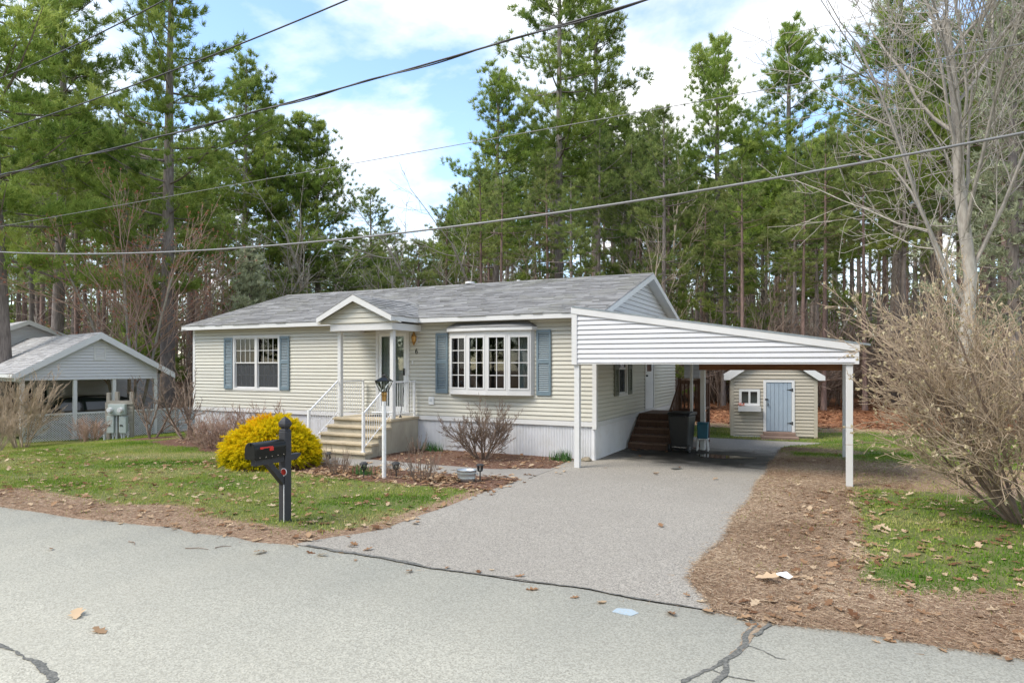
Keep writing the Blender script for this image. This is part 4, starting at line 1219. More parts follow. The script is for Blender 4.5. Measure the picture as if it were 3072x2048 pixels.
# ------------------------------------------------------------------ neighbour's house with carport
NZ = -0.62
nb = thing('neighbour_house', 'white sided neighbouring house with gabled carport and lattice half wall', 'house', (-25.7, 13.5, NZ), math.atan2(0.969, 0.248))
NW = 4.44
NA, NAZ = 2.38, 3.98
ns = (NAZ - 2.45) / (NA + 0.28)
nlo = lambda z: max(-0.02, NA - (NAZ - 0.12 - z) / ns)
nhi = lambda z: min(NW + 0.06, NA + (NAZ - 0.12 - z) / ns)
gable(nb, 'gable_wall', (0, 0, 0), 0, nlo, nhi, 2.25, NAZ - 0.15, 'white_vinyl', 0.115, 0.1)
rf = MB()
DEP = 12.0
for s_ in (-1, 1):
    xe = NA + s_ * (NA + 0.28); ze = NAZ - ns * (NA + 0.28)
    poly = [(xe, ze), (NA, NAZ), (NA, NAZ + 0.05), (xe, ze + 0.05)]
    rf.prism(poly if s_ == -1 else poly[::-1], 'y', -0.28, DEP)
nroof = rf.build('roof', 'shingle2', nb)
for s_ in (-1, 1):
    xe = NA + s_ * (NA + 0.30); ze = NAZ + 0.052 - ns * (NA + 0.30)
    shingles(nroof, 'shingle2', (xe, -0.30, ze), (0, 1, 0), (NA - xe, 0, NAZ + 0.052 - ze), DEP + 0.3, math.hypot(NA - xe, NAZ + 0.052 - ze), 31 + s_, e=0.15)
    poly = [(xe, ze - 0.22), (NA, NAZ - 0.19), (NA, NAZ + 0.055), (xe, ze + 0.003)]
    MB().prism(poly if s_ == -1 else poly[::-1], 'y', -0.31, -0.282).build('rake_board', 'trim', nb)
    poly = [(xe, ze - 0.09), (NA, NAZ - 0.07), (NA, NAZ - 0.055), (xe, ze - 0.075)]
    MB().prism(poly if s_ == -1 else poly[::-1], 'y', -0.28, -0.03).build('soffit', 'trim', nb)
MB().box(-0.36, -0.285, -0.28, DEP, 2.36, 2.48).build('gutter', 'trim', nb)
MB().tube([(-0.3, -0.2, 2.38), (-0.1, -0.1, 2.22), (-0.04, -0.06, 2.18)], 0.035, 6).build('downspout', 'trim', nb)
box('front_beam', 'trim', nb, -0.02, 0.08, 0.11, DEP, 2.20, 2.36)
gv = bars(MB(), 2.22, 2.62, 2.98, 3.52, -0.05, -0.02, 0.05).build('gable_vent', 'trim', nb)
for i in range(7):
    zq = 3.035 + i * 0.063
    MB().prism([(-0.045, zq), (-0.022, zq + 0.05), (-0.02, zq + 0.055), (-0.043, zq + 0.006)], 'x', 2.27, 2.57).build('slat', 'trim', gv)
for t in (0, 0.365, 0.66, 1.0):
    x = t * NW
    MB().box(x - 0.06, x + 0.06, 0.0, 0.12, -0.1, 2.25).build('post', 'trim', nb)
for y in (4.0, 8.0):
    MB().box(-0.06, 0.06, y, y + 0.12, -0.1, 2.2).build('post', 'trim', nb)
# lattice half wall
def lattice(parent, x0, x1, z0, z1, y):
    mb = MB()
    sp = 0.085; w = 0.017
    for lay, s_ in ((0, 1), (1, -1)):
        c = x0 - (z1 - z0)
        while c < x1 + (z1 - z0):
            # strip  x = c + s*(z-z0), clipped to the panel
            if s_ == 1:
                za = max(z0, z0 + (x0 - c)); zb_ = min(z1, z0 + (x1 - c))
                f = lambda z: c + (z - z0)
            else:
                za = max(z0, z0 + (c - x1)); zb_ = min(z1, z0 + (c - x0))
                f = lambda z: c - (z - z0)
            if zb_ - za > 0.03:
                ya, yb_ = y + lay * 0.006, y + lay * 0.006 + 0.0055
                a, b = f(za), f(zb_)
                v = [(a - w, ya, za), (a + w, ya, za), (b + w, ya, zb_), (b - w, ya, zb_), (a - w, yb_, za), (a + w, yb_, za), (b + w, yb_, zb_), (b - w, yb_, zb_)]
                mb.add(v, [(0, 1, 2, 3), (7, 6, 5, 4), (0, 3, 7, 4), (1, 5, 6, 2)])
            c += sp
    return tag(mb.build('lattice', 'trim', parent), kind='stuff')
for a, b in ((0.06, 0.365 * NW - 0.06), (0.365 * NW + 0.06, 0.66 * NW - 0.06), (0.66 * NW + 0.06, NW - 0.06), (NW + 0.08, NW + 0.85)):
    lattice(nb, a, b, 0.02, 0.98, 0.03)
    box('lattice_rail', 'trim', nb, a, b, 0.01, 0.07, 0.98, 1.05)
    box('lattice_rail', 'trim', nb, a, b, 0.012, 0.068, -0.04, 0.03)
wall(nb, 'low_wall', (NW + 0.9, 0.05, 0), 0, 1.9, -0.05, 1.02, [], 'white_vinyl', 0.115, seed=8)
# main block behind the carport
MYY = 6.2
nm = wall(nb, 'main_wall', (-2.6, MYY, 0), 0, 9.8, 0.5, 2.75, [(4.0, 5.0, 1.2, 2.4)], 'white_vinyl', 0.115, seed=9)
nwn = bars(MB(), 3.97, 5.03, 1.17, 2.43, -0.04, 0.02, 0.07).box(4.46, 4.54, -0.038, 0.02, 1.24, 2.36).build('window', 'trim', nb, (-2.6, MYY, 0))
box('pane', 'car_glass', nwn, 4.04, 4.96, 0.0, 0.006, 1.24, 2.36)
box('curtain', 'lace', nwn, 4.04, 4.3, -0.006, -0.001, 1.24, 2.36)
box('base_panel', 'skirt', nb, -2.6, 7.2, MYY, MYY + 0.1, -0.1, 0.5)
gable(nb, 'main_gable', (-2.6, MYY + 2.9, 0), 0, lambda z: 4.93 - (4.70 - z) / 0.42, lambda z: 4.93 + (4.70 - z) / 0.42, 2.75, 4.62, 'white_vinyl', 0.115, 0.08)
mr = MB()
for s_ in (-1, 1):
    xe = 2.33 + s_ * 5.2; ze = 4.80 - 0.42 * 5.2
    poly = [(xe, ze), (2.33, 4.80), (2.33, 4.86), (xe, ze + 0.06)]
    mr.prism(poly if s_ == -1 else poly[::-1], 'y', MYY + 2.55, MYY + 14)
mrf = mr.build('main_roof', 'shingle2', nb)
for s_ in (-1, 1):
    xe = 2.33 + s_ * 5.22; ze = 4.80 - 0.42 * 5.22
    poly = [(xe, ze - 0.16), (2.33, 4.80 - 0.14), (2.33, 4.87), (xe, ze + 0.068)]
    MB().prism(poly if s_ == -1 else poly[::-1], 'y', MYY + 2.52, MYY + 2.549).build('rake_board', 'trim', mrf)
box('carport_slab', 'concrete', nb, -0.2, NW, -0.02 + 0.15, MYY, -0.06, 0.012)

# neighbour's car
car = thing('parked_car', 'black car parked inside the neighbouring carport behind lattice', 'car', (0, 0, 0))
car.matrix_world = nb.matrix_basis @ Matrix.Translation((2.35, 2.4, 0.014)) 
car.rotation_euler = nb.rotation_euler
car.location = (Matrix.Translation(nb.location) @ Matrix.Rotation(nb.rotation_euler.z, 4, 'Z') @ Vector((2.35, 2.4, 0.014)))
prof = [(-2.25, 0.30), (-2.28, 0.62), (-2.1, 0.86), (-1.15, 1.0), (-0.55, 1.50), (0.1, 1.58), (1.2, 1.56), (1.75, 1.42), (2.15, 1.02), (2.25, 0.9), (2.25, 0.35), (2.0, 0.24), (-2.0, 0.24)]
cv, cf = [], []
for s_ in (-1, 1):
    for x, z in prof:
        yy = 0.86 - 0.17 * max(0, z - 0.95) / 0.6 - (0.08 if abs(x) > 2.1 else 0)
        cv.append((x, s_ * yy, z))
n_ = len(prof)
cf = [tuple(range(n_)), tuple(range(n_, 2 * n_))[::-1]] + [(i, n_ + i, n_ + (i + 1) % n_, (i + 1) % n_) for i in range(n_)]
MB().add(cv, cf).build('body', 'car_black', car, bevel=0.05, seg=3)
for s_ in (-1, 1):
    def yq(z): return s_ * (0.868 - 0.17 * max(0, z - 0.95) / 0.6)
    for poly in ([(-0.98, 1.02), (-0.1, 1.02), (-0.1, 1.48), (-0.5, 1.44)], [(-0.02, 1.02), (0.9, 1.02), (0.9, 1.48), (-0.02, 1.48)], [(0.98, 1.02), (1.9, 1.04), (1.55, 1.42), (0.98, 1.48)]):
        v = [(x, yq(z), z) for x, z in poly]
        MB().add(v, [(0, 1, 2, 3)]).build('side_window', 'car_glass', car)
    MB().box(-0.95, -0.78, min(s_ * 0.86, s_ * 1.03), max(s_ * 0.86, s_ * 1.03), 1.0, 1.12).build('mirror', 'car_black', car, bevel=0.02)
    MB().box(-2.29, -2.15, s_ * 0.62 - 0.13, s_ * 0.62 + 0.13, 0.66, 0.78).build('headlight', 'headlamp', car, bevel=0.02)
    for x in (-1.4, 1.4):
        w = MB().tube([(x, s_ * 0.70, 0.33), (x, s_ * 0.885, 0.33)], 0.33, 20).build('wheel', 'rubber', car)
        MB().tube([(x, s_ * 0.80, 0.33), (x, s_ * 0.892, 0.33)], 0.21, 14).build('rim', 'chrome', w)
MB().add([(-1.13, -0.72, 1.02), (-1.13, 0.72, 1.02), (-0.60, 0.62, 1.475), (-0.60, -0.62, 1.475)], [(0, 1, 2, 3)]).build('windscreen', 'car_glass', car, (-0.02, 0, 0.02))

# ------------------------------------------------------------------ electric meter board
zt = float(base_z(-21.6, 14.3))
em = thing('meter_board', 'weathered wooden post board carrying two grey electric meter boxes', 'electric meter', (-21.6, 14.31, zt), R(24))
for x in (-0.42, -0.13, 0.37):
    MB().box(x - 0.055, x + 0.055, 0.03, 0.13, -0.1, 1.62 if x > -0.3 else 1.60).build('post', 'grey_wood_v', em)
for i in range(6):
    z = 0.58 + i * 0.118
    MB().box(-0.50, 0.45, 0.0, 0.028, z, z + 0.108).build('board', 'grey_wood', em)
MB().box(-0.36, 0.46, -0.03, -0.001, 1.22, 1.34).build('board', 'grey_wood', em)
mbx = MB().box(-0.30, 0.27, -0.16, -0.031, 0.86, 1.22).build('meter_box', 'meter_grey', em, bevel=0.01)
for x in (-0.24, 0.12):
    mt = MB().tube([(x + 0.03, -0.16, 1.03), (x + 0.03, -0.25, 1.03)], 0.085, 16).build('meter', 'trim', mbx)
    MB().tube([(x + 0.03, -0.25, 1.03), (x + 0.03, -0.262, 1.03)], 0.062, 14).build('meter_glass', 'headlamp', mt)
for x in (-0.36, 0.06):
    bk = MB().box(x, x + 0.24, -0.14, -0.002, 0.26, 0.83).build('breaker_box', 'meter_grey', em, bevel=0.01)
    box('latch', 'black_matte', bk, x + 0.03, x + 0.13, -0.155, -0.141, 0.50, 0.54)
for x, r, z1 in ((-0.47, 0.035, 0.4), (-0.06, 0.032, 0.86), (-0.18, 0.025, 0.27), (0.12, 0.025, 0.27), (0.2, 0.025, 0.27), (0.33, 0.022, 0.3)):
    MB().tube([(x, -0.07, -0.1), (x, -0.07, z1)], r, 8).build('conduit', 'pvc', em)

# ------------------------------------------------------------------ mailbox
mp = thing('mailbox', 'black curbside mailbox with red flag on a charcoal wooden post', 'mailbox', (-6.91, 6.96, float(ground_z(-6.91, 6.96))))
MB().box(-0.06, 0.06, -0.06, 0.06, -0.1, 1.25).build('post', 'charcoal', mp, bevel=0.008)
MB().tube_z([(0, 0, z) for z in (1.25, 1.275, 1.29, 1.33, 1.36, 1.40, 1.435, 1.455)], [0.075, 0.075, 0.045, 0.085, 0.09, 0.07, 0.04, 0.008], 4).build('finial', 'charcoal', mp)
MB().box(-0.045, 0.045, -0.56, 0.17, 0.845, 0.925).prism([(0.17, 0.845), (0.26, 0.905), (0.26, 0.925), (0.17, 0.925)], 'x', -0.045, 0.045).build('arm', 'charcoal', mp)
MB().prism([(-0.06, 0.52), (-0.36, 0.845), (-0.26, 0.845), (-0.06, 0.63)][::-1], 'x', -0.044, 0.044).build('brace', 'charcoal', mp)
def arch(w, h0, h1, n=10):
    p = [(-w, h0), (w, h0)]
    for k in range(n + 1):
        a = math.pi * k / n
        p.append((w * math.cos(a), h1 + w * math.sin(a)))
    return p
bxm = MB().prism(arch(0.088, 0.927, 1.065, 16), 'y', -0.60, -0.066).build('box', 'black_metal', mp, bevel=0.004)
MB().prism(arch(0.093, 0.935, 1.065, 16), 'y', -0.622, -0.600).build('box_door', 'black_metal', mp, bevel=0.006)
MB().box(-0.02, 0.02, -0.635, -0.622, 1.12, 1.145).build('handle', 'black_metal', mp)
fl = MB().box(0.089, 0.094, -0.50, -0.31, 1.072, 1.088).box(0.0885, 0.0945, -0.37, -0.30, 1.03, 1.075).box(0.0885, 0.0945, -0.53, -0.48, 1.064, 1.092).build('flag', 'red', mp)
for i in range(5):
    y = -0.54 + i * 0.105
    MB().tube([(0.088, y, 0.955), (0.096, y, 0.955)], 0.008, 6).build('rivet', 'chrome', mp)
MB().tube([(0.04, -0.061, 0.70), (0.04, -0.067, 0.70)], 0.052, 20).build('reflector_rim', 'paper', mp)
MB().tube([(0.04, -0.067, 0.70), (0.04, -0.074, 0.70)], 0.043, 20).build('reflector', 'reflector', mp)
MB().box(0.036, 0.044, -0.066, -0.061, 0.0, 0.65).build('reflector_stake', 'paper', mp)

# ------------------------------------------------------------------ lamp post
lp = thing('lamp_post', 'white post lantern with clear glass head standing in the garden bed', 'lamp post', (-7.82, 10.43, float(ground_z(-7.82, 10.43))), R(20))
MB().tube([(0, 0, -0.1), (0, 0, 1.52)], 0.040, 14).build('post', 'white_metal', lp, smooth=False)
MB().tube([(-0.24, 0, 1.26), (0.16, 0, 1.26)], 0.014, 6).build('crossbar', 'white_metal', lp)
MB().tube_z([(0, 0, z) for z in (1.48, 1.58, 1.60, 1.66)], [0.045, 0.045, 0.055, 0.05], 12).build('collar', 'brass', lp)
head = MB()
b0, b1, z0_, z1_ = 0.060, 0.135, 1.66, 1.865
c0 = [(-b0, -b0), (b0, -b0), (b0, b0), (-b0, b0)]; c1 = [(-b1, -b1), (b1, -b1), (b1, b1), (-b1, b1)]
for i in range(4):
    head.tube([(*c0[i], z0_), (*c1[i], z1_)], 0.007, 4)
    head.tube([(*c0[i], z0_), (*c0[(i + 1) % 4], z0_)], 0.007, 4)
    head.tube([(*c1[i], z1_), (*c1[(i + 1) % 4], z1_)], 0.008, 4)
head.build('lantern_frame', 'black_metal', lp)
for i in range(4):
    j = (i + 1) % 4
    MB().add([(*c0[i], z0_), (*c0[j], z0_), (*c1[j], z1_), (*c1[i], z1_)], [(0, 1, 2, 3)]).build('pane', 'lamp_glass', lp)
MB().tube_z([(0, 0, z) for z in (1.868, 1.89, 1.93, 1.945, 1.965, 1.985, 2.0)], [0.20, 0.16, 0.075, 0.05, 0.055, 0.03, 0.012], 4).build('lantern_cap', 'black_metal', lp)
MB().lathe([(0.012, 1.66), (0.014, 1.72), (0.026, 1.76), (0.028, 1.80), (0.01, 1.84)], 0, 0, 10).build('bulb', 'headlamp', lp, smooth=True)

# ------------------------------------------------------------------ solar path lights, tub, small things
def solar(x, y, label, tilt=0.0, rz=0.0):
    s = thing('solar_light', label, 'garden light', (x, y, float(ground_z(x, y))), rz, 'solar lights in the front bed')
    s.rotation_euler = (tilt, 0, rz)
    MB().tube([(0, 0, -0.06), (0, 0, 0.17)], 0.012, 6).build('stake', 'black_matte', s)
    MB().tube_z([(0, 0, z) for z in (0.165, 0.18, 0.27)], [0.03, 0.045, 0.06], 8).build('lens', 'lamp_glass', s)
    cg = MB()
    for k in range(8):
        a = 2 * math.pi * k / 8
        cg.tube([(0.046 * math.cos(a), 0.046 * math.sin(a), 0.175), (0.062 * math.cos(a + 0.4), 0.062 * math.sin(a + 0.4), 0.275)], 0.006, 4)
    cg.build('cage', 'black_matte', s)
    MB().tube_z([(0, 0, z) for z in (0.272, 0.285, 0.315)], [0.088, 0.088, 0.045], 8).build('cap', 'black_matte', s)
solar(-8.17, 10.26, 'black solar path light between twiggy shrub and lamp post')
solar(-7.62, 10.55, 'black solar path light at the foot of the lamp post', R(4))
solar(-6.02, 10.98, 'tilted black solar path light beside the metal tub', R(-9), R(30))
solar(-9.69, 11.01, 'black solar path light between golden bush and steps', R(3))

tu = thing('metal_tub', 'galvanised oval metal tub sitting at the corner of the bed', 'tub', (-6.20, 10.78, float(ground_z(-6.2, 10.78)) + 0.003), R(12))
prof = [(0.135, 0.0), (0.145, 0.06), (0.148, 0.066), (0.145, 0.072), (0.158, 0.15), (0.161, 0.156), (0.158, 0.162), (0.166, 0.21), (0.172, 0.215), (0.166, 0.222), (0.155, 0.215), (0.13, 0.02)]
t_ = MB().lathe(prof, 0, 0, 24).build('tub', 'galv', tu, smooth=True); t_.scale = (1.15, 0.8, 1)
for s_ in (-1, 1):
    MB().tube([(s_ * 0.185, -0.04, 0.17), (s_ * 0.215, -0.03, 0.14), (s_ * 0.215, 0.03, 0.14), (s_ * 0.185, 0.04, 0.17)], 0.006, 6).build('handle', 'galv', tu)

rk = random.Random(8)
def rock(x, y, r, label):
    mb = MB()
    V = []
    nl, nsg = 6, 9
    for i in range(nl + 1):
        a = math.pi * i / nl
        for k in range(nsg):
            b = 2 * math.pi * k / nsg
            q = r * (1 + rk.uniform(-0.16, 0.16)) if 0 < i < nl else r
            V.append((q * math.sin(a) * math.cos(b) * 1.25, q * math.sin(a) * math.sin(b), q * math.cos(a) * 0.7 + r * 0.35))
    F = [(i * nsg + k, i * nsg + (k + 1) % nsg, (i + 1) * nsg + (k + 1) % nsg, (i + 1) * nsg + k) for i in range(nl) for k in range(nsg)]
    mb.add(V, F)
    return tag(mb.build('rock', 'rock', None, (x, y, 0.0)), label, 'rock')
rock(-5.12, 14.35, 0.10, 'small tan rock at the corner of the white skirting')
pp = MB()
pp.add([(-0.09, -0.05, 0.004), (0.0, -0.06, 0.025), (0.09, -0.045, 0.006), (-0.08, 0.05, 0.012), (0.01, 0.055, 0.045), (0.085, 0.05, 0.01)], [(0, 1, 4, 3), (1, 2, 5, 4)])
tag(pp.build('paper_scrap', 'paper', None, (-0.50, 7.33, float(ground_z(-0.5, 7.33)) + 0.014), R(-25)), 'crumpled white paper scrap lying on the brown straw', 'litter')

# ------------------------------------------------------------------ overhead wires
def cable(name, y, zl, zm, zr, xl, xm, xr, r, mat, label, twist=False):
    """parabola through three heights, carried on well past both sides"""
    A = np.array([[xl * xl, xl, 1], [xm * xm, xm, 1], [xr * xr, xr, 1]])
    a, b, c = np.linalg.solve(A, np.array([zl, zm, zr]))
    pts = [(x, y, a * x * x + b * x + c) for x in np.linspace(min(xl, xr) - 12, max(xl, xr) + 12, 60)]
    o = MB().tube(pts, r, 8).build(name, mat, smooth=True)
    tag(o, label, 'cable', 'overhead cables along the street')
    if twist:
        q = [(x, y + 0.022 * math.cos(x * 2.2), z + 0.022 * math.sin(x * 2.2) - 0.012) for x, y, z in [(x, y, a * x * x + b * x + c) for x in np.linspace(min(xl, xr) - 12, max(xl, xr) + 12, 260)]]
        MB().tube(q, r * 0.8, 5).build('wrapped_strand', mat, o, smooth=True)
v0 = 9.5
cable('overhead_cable', v0, 2.2 + .299 * v0, 2.2 + .243 * v0, 2.2 + .281 * v0, -2.0 * v0, -.47 * v0, .203 * v0, 0.017, 'wire_grey', 'lowest thick grey cable strung across in front of the house')
cable('overhead_cable', v0 + .15, 2.2 + .513 * v0, 2.2 + .532 * v0, 2.2 + .561 * v0, -2.0 * v0, -.94 * v0, -.29 * v0, 0.016, 'cable', 'thick black cable with a twisted strand wrapped round it', True)
cable('overhead_cable', v0 + .1, 2.2 + .630 * v0, 2.2 + .655 * v0, 2.2 + .697 * v0, -2.0 * v0, -1.4 * v0, -.86 * v0, 0.015, 'cable', 'smooth black cable just above the twisted one')
cable('overhead_cable', v0, 2.2 + .763 * v0, 2.2 + .785 * v0, 2.2 + .8147 * v0, -2.0 * v0, -1.65 * v0, -1.35 * v0, 0.014, 'cable', 'topmost black cable above the other wires')
cable('overhead_cable', v0, 2.2 + .368 * v0, 2.2 + .380 * v0, 2.2 + .3896 * v0, -2.0 * v0, -.73 * v0, .203 * v0, 0.006, 'wire_grey', 'thin grey wire between the lowest cable and the twisted one')

# ------------------------------------------------------------------ plant kit
def tubes_mesh(name, lines, mat, sides=4):
    """lines: list of (points, radii); grouped by length for speed"""
    groups = {}
    for p, r in lines:
        groups.setdefault(len(p), []).append((p, r))
    VV, FF, base = [], [], 0
    for k, g in groups.items():
        P = np.array([p for p, r in g], float)          # B,k,3
        Rr = np.array([r for p, r in g], float)
        T = np.empty_like(P)
        T[:, 1:-1] = P[:, 2:] - P[:, :-2]
        T[:, 0] = P[:, 1] - P[:, 0]; T[:, -1] = P[:, -1] - P[:, -2]
        T /= np.linalg.norm(T, axis=2, keepdims=True) + 1e-9
        ref = np.where(np.abs(T[:, :1, 2:3]) > 0.9, np.array([1.0, 0, 0]), np.array([0, 0, 1.0]))
        A = np.cross(T, np.broadcast_to(ref, T.shape)); A /= np.linalg.norm(A, axis=2, keepdims=True) + 1e-9
        Bn = np.cross(T, A)
        w = np.arange(sides) * 2 * math.pi / sides
        ring = P[:, :, None, :] + Rr[:, :, None, None] * (A[:, :, None, :] * np.cos(w)[:, None] + Bn[:, :, None, :] * np.sin(w)[:, None])
        B = P.shape[0]
        ii = base + np.arange(B * k * sides).reshape(B, k, sides)
        a = ii[:, :-1, :]; b = np.roll(ii, -1, 2)[:, :-1, :]; c = np.roll(ii, -1, 2)[:, 1:, :]; d = ii[:, 1:, :]
        FF.append(np.stack([a, b, c, d], -1).reshape(-1, 4))
        VV.append(ring.reshape(-1, 3)); base += B * k * sides
    return np_mesh(name, np.concatenate(VV), np.concatenate(FF), mat, smooth=True)

def unit(v):
    return v / (np.linalg.norm(v, axis=-1, keepdims=True) + 1e-9)

def sprays(rg, C, D, k, ln, wd, spread, tint, tj=0.12, droop=0.0):
    """k blade triangles at every centre C, fanning about direction D"""
    n = len(C)
    d = unit(D[:, None, :] + rg.normal(0, spread, (n, k, 3)) + np.array([0, 0, -droop]))
    L = ln * rg.uniform(0.6, 1.15, (n, k, 1))
    side = unit(np.cross(d, rg.normal(0, 1, (n, k, 3)))) * wd * rg.uniform(0.7, 1.3, (n, k, 1))
    o = C[:, None, :] + rg.normal(0, ln * 0.12, (n, k, 3))
    tri = np.stack([o - side, o + side, o + d * L], 2)
    tt = np.repeat((np.broadcast_to(np.asarray(tint, float).reshape(-1, 1), (n, k)) + rg.normal(0, tj, (n, k))).reshape(-1), 3)
    return tri.reshape(-1, 3), np.clip(tt, 0, 1)

def spray_mesh(name, V, tint, mat):
    return np_mesh(name, V, np.arange(len(V)).reshape(-1, 3), mat, tint)

def pine_meshes(seed, H, cb, Rm, r0, dens=1.0, mat='pine', bark='pine_bark', gap=0.92, kneed=22, ln=0.36, wd=0.019, spr=0.6, shape=0.62, dead=22):
    rg = np.random.default_rng(seed)
    zt = np.linspace(0, 1, 12)
    bend = rg.normal(0, 0.012 * H, 2)
    tx, ty = bend[0] * zt ** 2, bend[1] * np.sin(zt * 2.5)
    tz = zt * H
    rad = r0 * (1 - zt) ** 0.75 + 0.02
    rad[0] *= 1.25
    tr = [(np.stack([tx, ty, tz - (zt == 0) * 0.3], -1), rad)]
    def at(z):
        return np.array([np.interp(z, tz, tx), np.interp(z, tz, ty), z])
    br = []
    Cs, Ds, Ts = [], [], []
    az_ph = rg.uniform(0, 6.28, 4)
    z = cb * H
    while z < H * 0.985:
        t = (z / H - cb) / (1 - cb)
        nbr = rg.integers(3, 6)
        a0 = rg.uniform(0, 6.28)
        for q in range(nbr):
            az = a0 + q * 6.283 / nbr + rg.normal(0, 0.25)
            env = (min(1.0, 0.55 + 1.6 * t)) * (1 - t) ** shape + 0.05
            lob = 1 + 0.28 * math.sin(az + az_ph[0] + z * 0.35) + 0.18 * math.sin(2 * az + az_ph[1] - z * 0.6)
            L = Rm * env * lob * rg.uniform(0.45, 1.2)
            if L < 0.25 or (rg.random() < 0.14):
                continue
            el = R(-6 + 44 * t + rg.normal(0, 7))
            d = np.array([math.cos(az) * math.cos(el), math.sin(az) * math.cos(el), math.sin(el)])
            s = np.linspace(0, 1, 6)
            base = at(z + rg.normal(0, 0.12))
            pts = base + d * (s * L)[:, None] + np.array([0, 0, 1.0]) * ((s ** 2.2) * L * 0.16 - np.sin(s * 3.1) * 0.04 * L)[:, None]
            br.append((pts, (0.012 + 0.013 * L) * (1 - s * 0.85)))
            nc = int(dens * (6 + 8.0 * L ** 1.3))
            ss = 1 - rg.uniform(0, 0.78, nc) ** 1.15 * (0.95 - 0.25 * (1 - t))
            lat = rg.normal(0, 1, nc) * (0.06 + 0.23 * L * np.sin(np.clip(ss, 0.05, 1) * 2.6))
            px = np.stack([np.interp(ss, s, pts[:, i]) for i in range(3)], -1)
            ld = np.array([-math.sin(az), math.cos(az), 0])
            px = px + ld * lat[:, None] - d * np.abs(lat)[:, None] * 0.35
            px[:, 2] += rg.normal(0.05, 0.06 + 0.018 * L, nc)
            Cs.append(px)
            Ds.append(d * 0.55 + ld * (np.sign(lat) * 0.4)[:, None] + np.array([0, 0, 0.75]))
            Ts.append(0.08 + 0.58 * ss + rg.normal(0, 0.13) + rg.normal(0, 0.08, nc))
        z += gap * rg.uniform(0.6, 1.35) * (1 - 0.35 * t)
    for q in range(dead):
        zz = rg.uniform(0.18, max(0.22, cb + 0.1)) * H
        az = rg.uniform(0, 6.28); L = rg.uniform(0.4, 0.75 * Rm * 0.8)
        el = R(rg.normal(-8, 14))
        d = np.array([math.cos(az) * math.cos(el), math.sin(az) * math.cos(el), math.sin(el)])
        s = np.linspace(0, 1, 4)
        p = at(zz) + d * (s * L)[:, None] + rg.normal(0, 0.06, (4, 3)) * s[:, None]
        br.append((p, 0.022 * (1 - 0.8 * s)))
        for e in range(2):
            b = p[2] + (p[3] - p[2]) * rg.random()
            br.append((np.array([b, b + rg.normal(0, 0.25, 3), b + rg.normal(0, 0.5, 3)]), np.array([0.011, 0.008, 0.004])))
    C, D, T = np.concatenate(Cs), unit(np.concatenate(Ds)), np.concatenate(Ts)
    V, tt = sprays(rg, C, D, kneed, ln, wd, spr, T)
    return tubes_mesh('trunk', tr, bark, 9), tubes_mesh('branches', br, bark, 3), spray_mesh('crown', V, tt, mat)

def place_tree(meshes, x, y, s, rz, name, label, group=None, sz=None):
    o = thing(name, label, 'tree', (x, y, float(base_z(x, y))), rz, group)
    o.scale = (s, s, s * (sz or 1))
    for nm, me in zip(('trunk', 'branches', 'crown'), meshes):
        if me is not None:
            tag(link(nm, me, o), kind='stuff' if nm == 'branches' else None)
    return o

def grow(rg, p, d, L, r, depth, P, out, tips, lev=0):
    """pure-python recursive branch; P: dict of per-tree settings"""
    n = P['seg']
    pts = [p]; dd = d
    sL = L / n
    for i in range(n):
        dx = dd[0] + rg.gauss(0, P['wob']); dy = dd[1] + rg.gauss(0, P['wob']); dz = dd[2] + rg.gauss(0, P['wob']) + P['up']
        q = math.sqrt(dx * dx + dy * dy + dz * dz) + 1e-9
        dd = (dx / q, dy / q, dz / q)
        p = (p[0] + dd[0] * sL, p[1] + dd[1] * sL, p[2] + dd[2] * sL)
        pts.append(p)
    end = P['taper'] if depth > 0 else 0.35
    out[min(lev, 1)].append((pts, [max(P['rmin'], r * (1 - (1 - end) * i / n)) for i in range(n + 1)]))
    if depth == 0:
        tips.append((p, dd)); return
    nch = P['nch'][min(lev, len(P['nch']) - 1)]
    for c in range(nch):
        t = P['t0'] + (1 - P['t0']) * ((c + rg.random()) / nch) if c < nch - 1 else 1.0
        fi = t * n; i = min(n - 1, int(fi)); f = fi - i
        b = tuple(pts[i][k] + (pts[i + 1][k] - pts[i][k]) * f for k in range(3))
        a = Vector((pts[i + 1][0] - pts[i][0], pts[i + 1][1] - pts[i][1], pts[i + 1][2] - pts[i][2])).normalized()
        o = a.orthogonal().normalized()
        o.rotate(Matrix.Rotation(rg.uniform(0, 6.283), 3, a))
        ang = R(P['ang'] * rg.uniform(0.6, 1.3)) * (0.4 if c == nch - 1 else 1.0)
        nd = a * math.cos(ang) + o * math.sin(ang)
        k = P['ratio'] * rg.uniform(0.7, 1.2) * (1.0 if P.get('flat') else (1.15 - 0.45 * t))
        grow(rg, b, (nd.x, nd.y, nd.z), L * k, max(P['rmin'], r * P['rr'] * (1.1 - 0.4 * t)), depth - 1, P, out, tips, lev + 1)

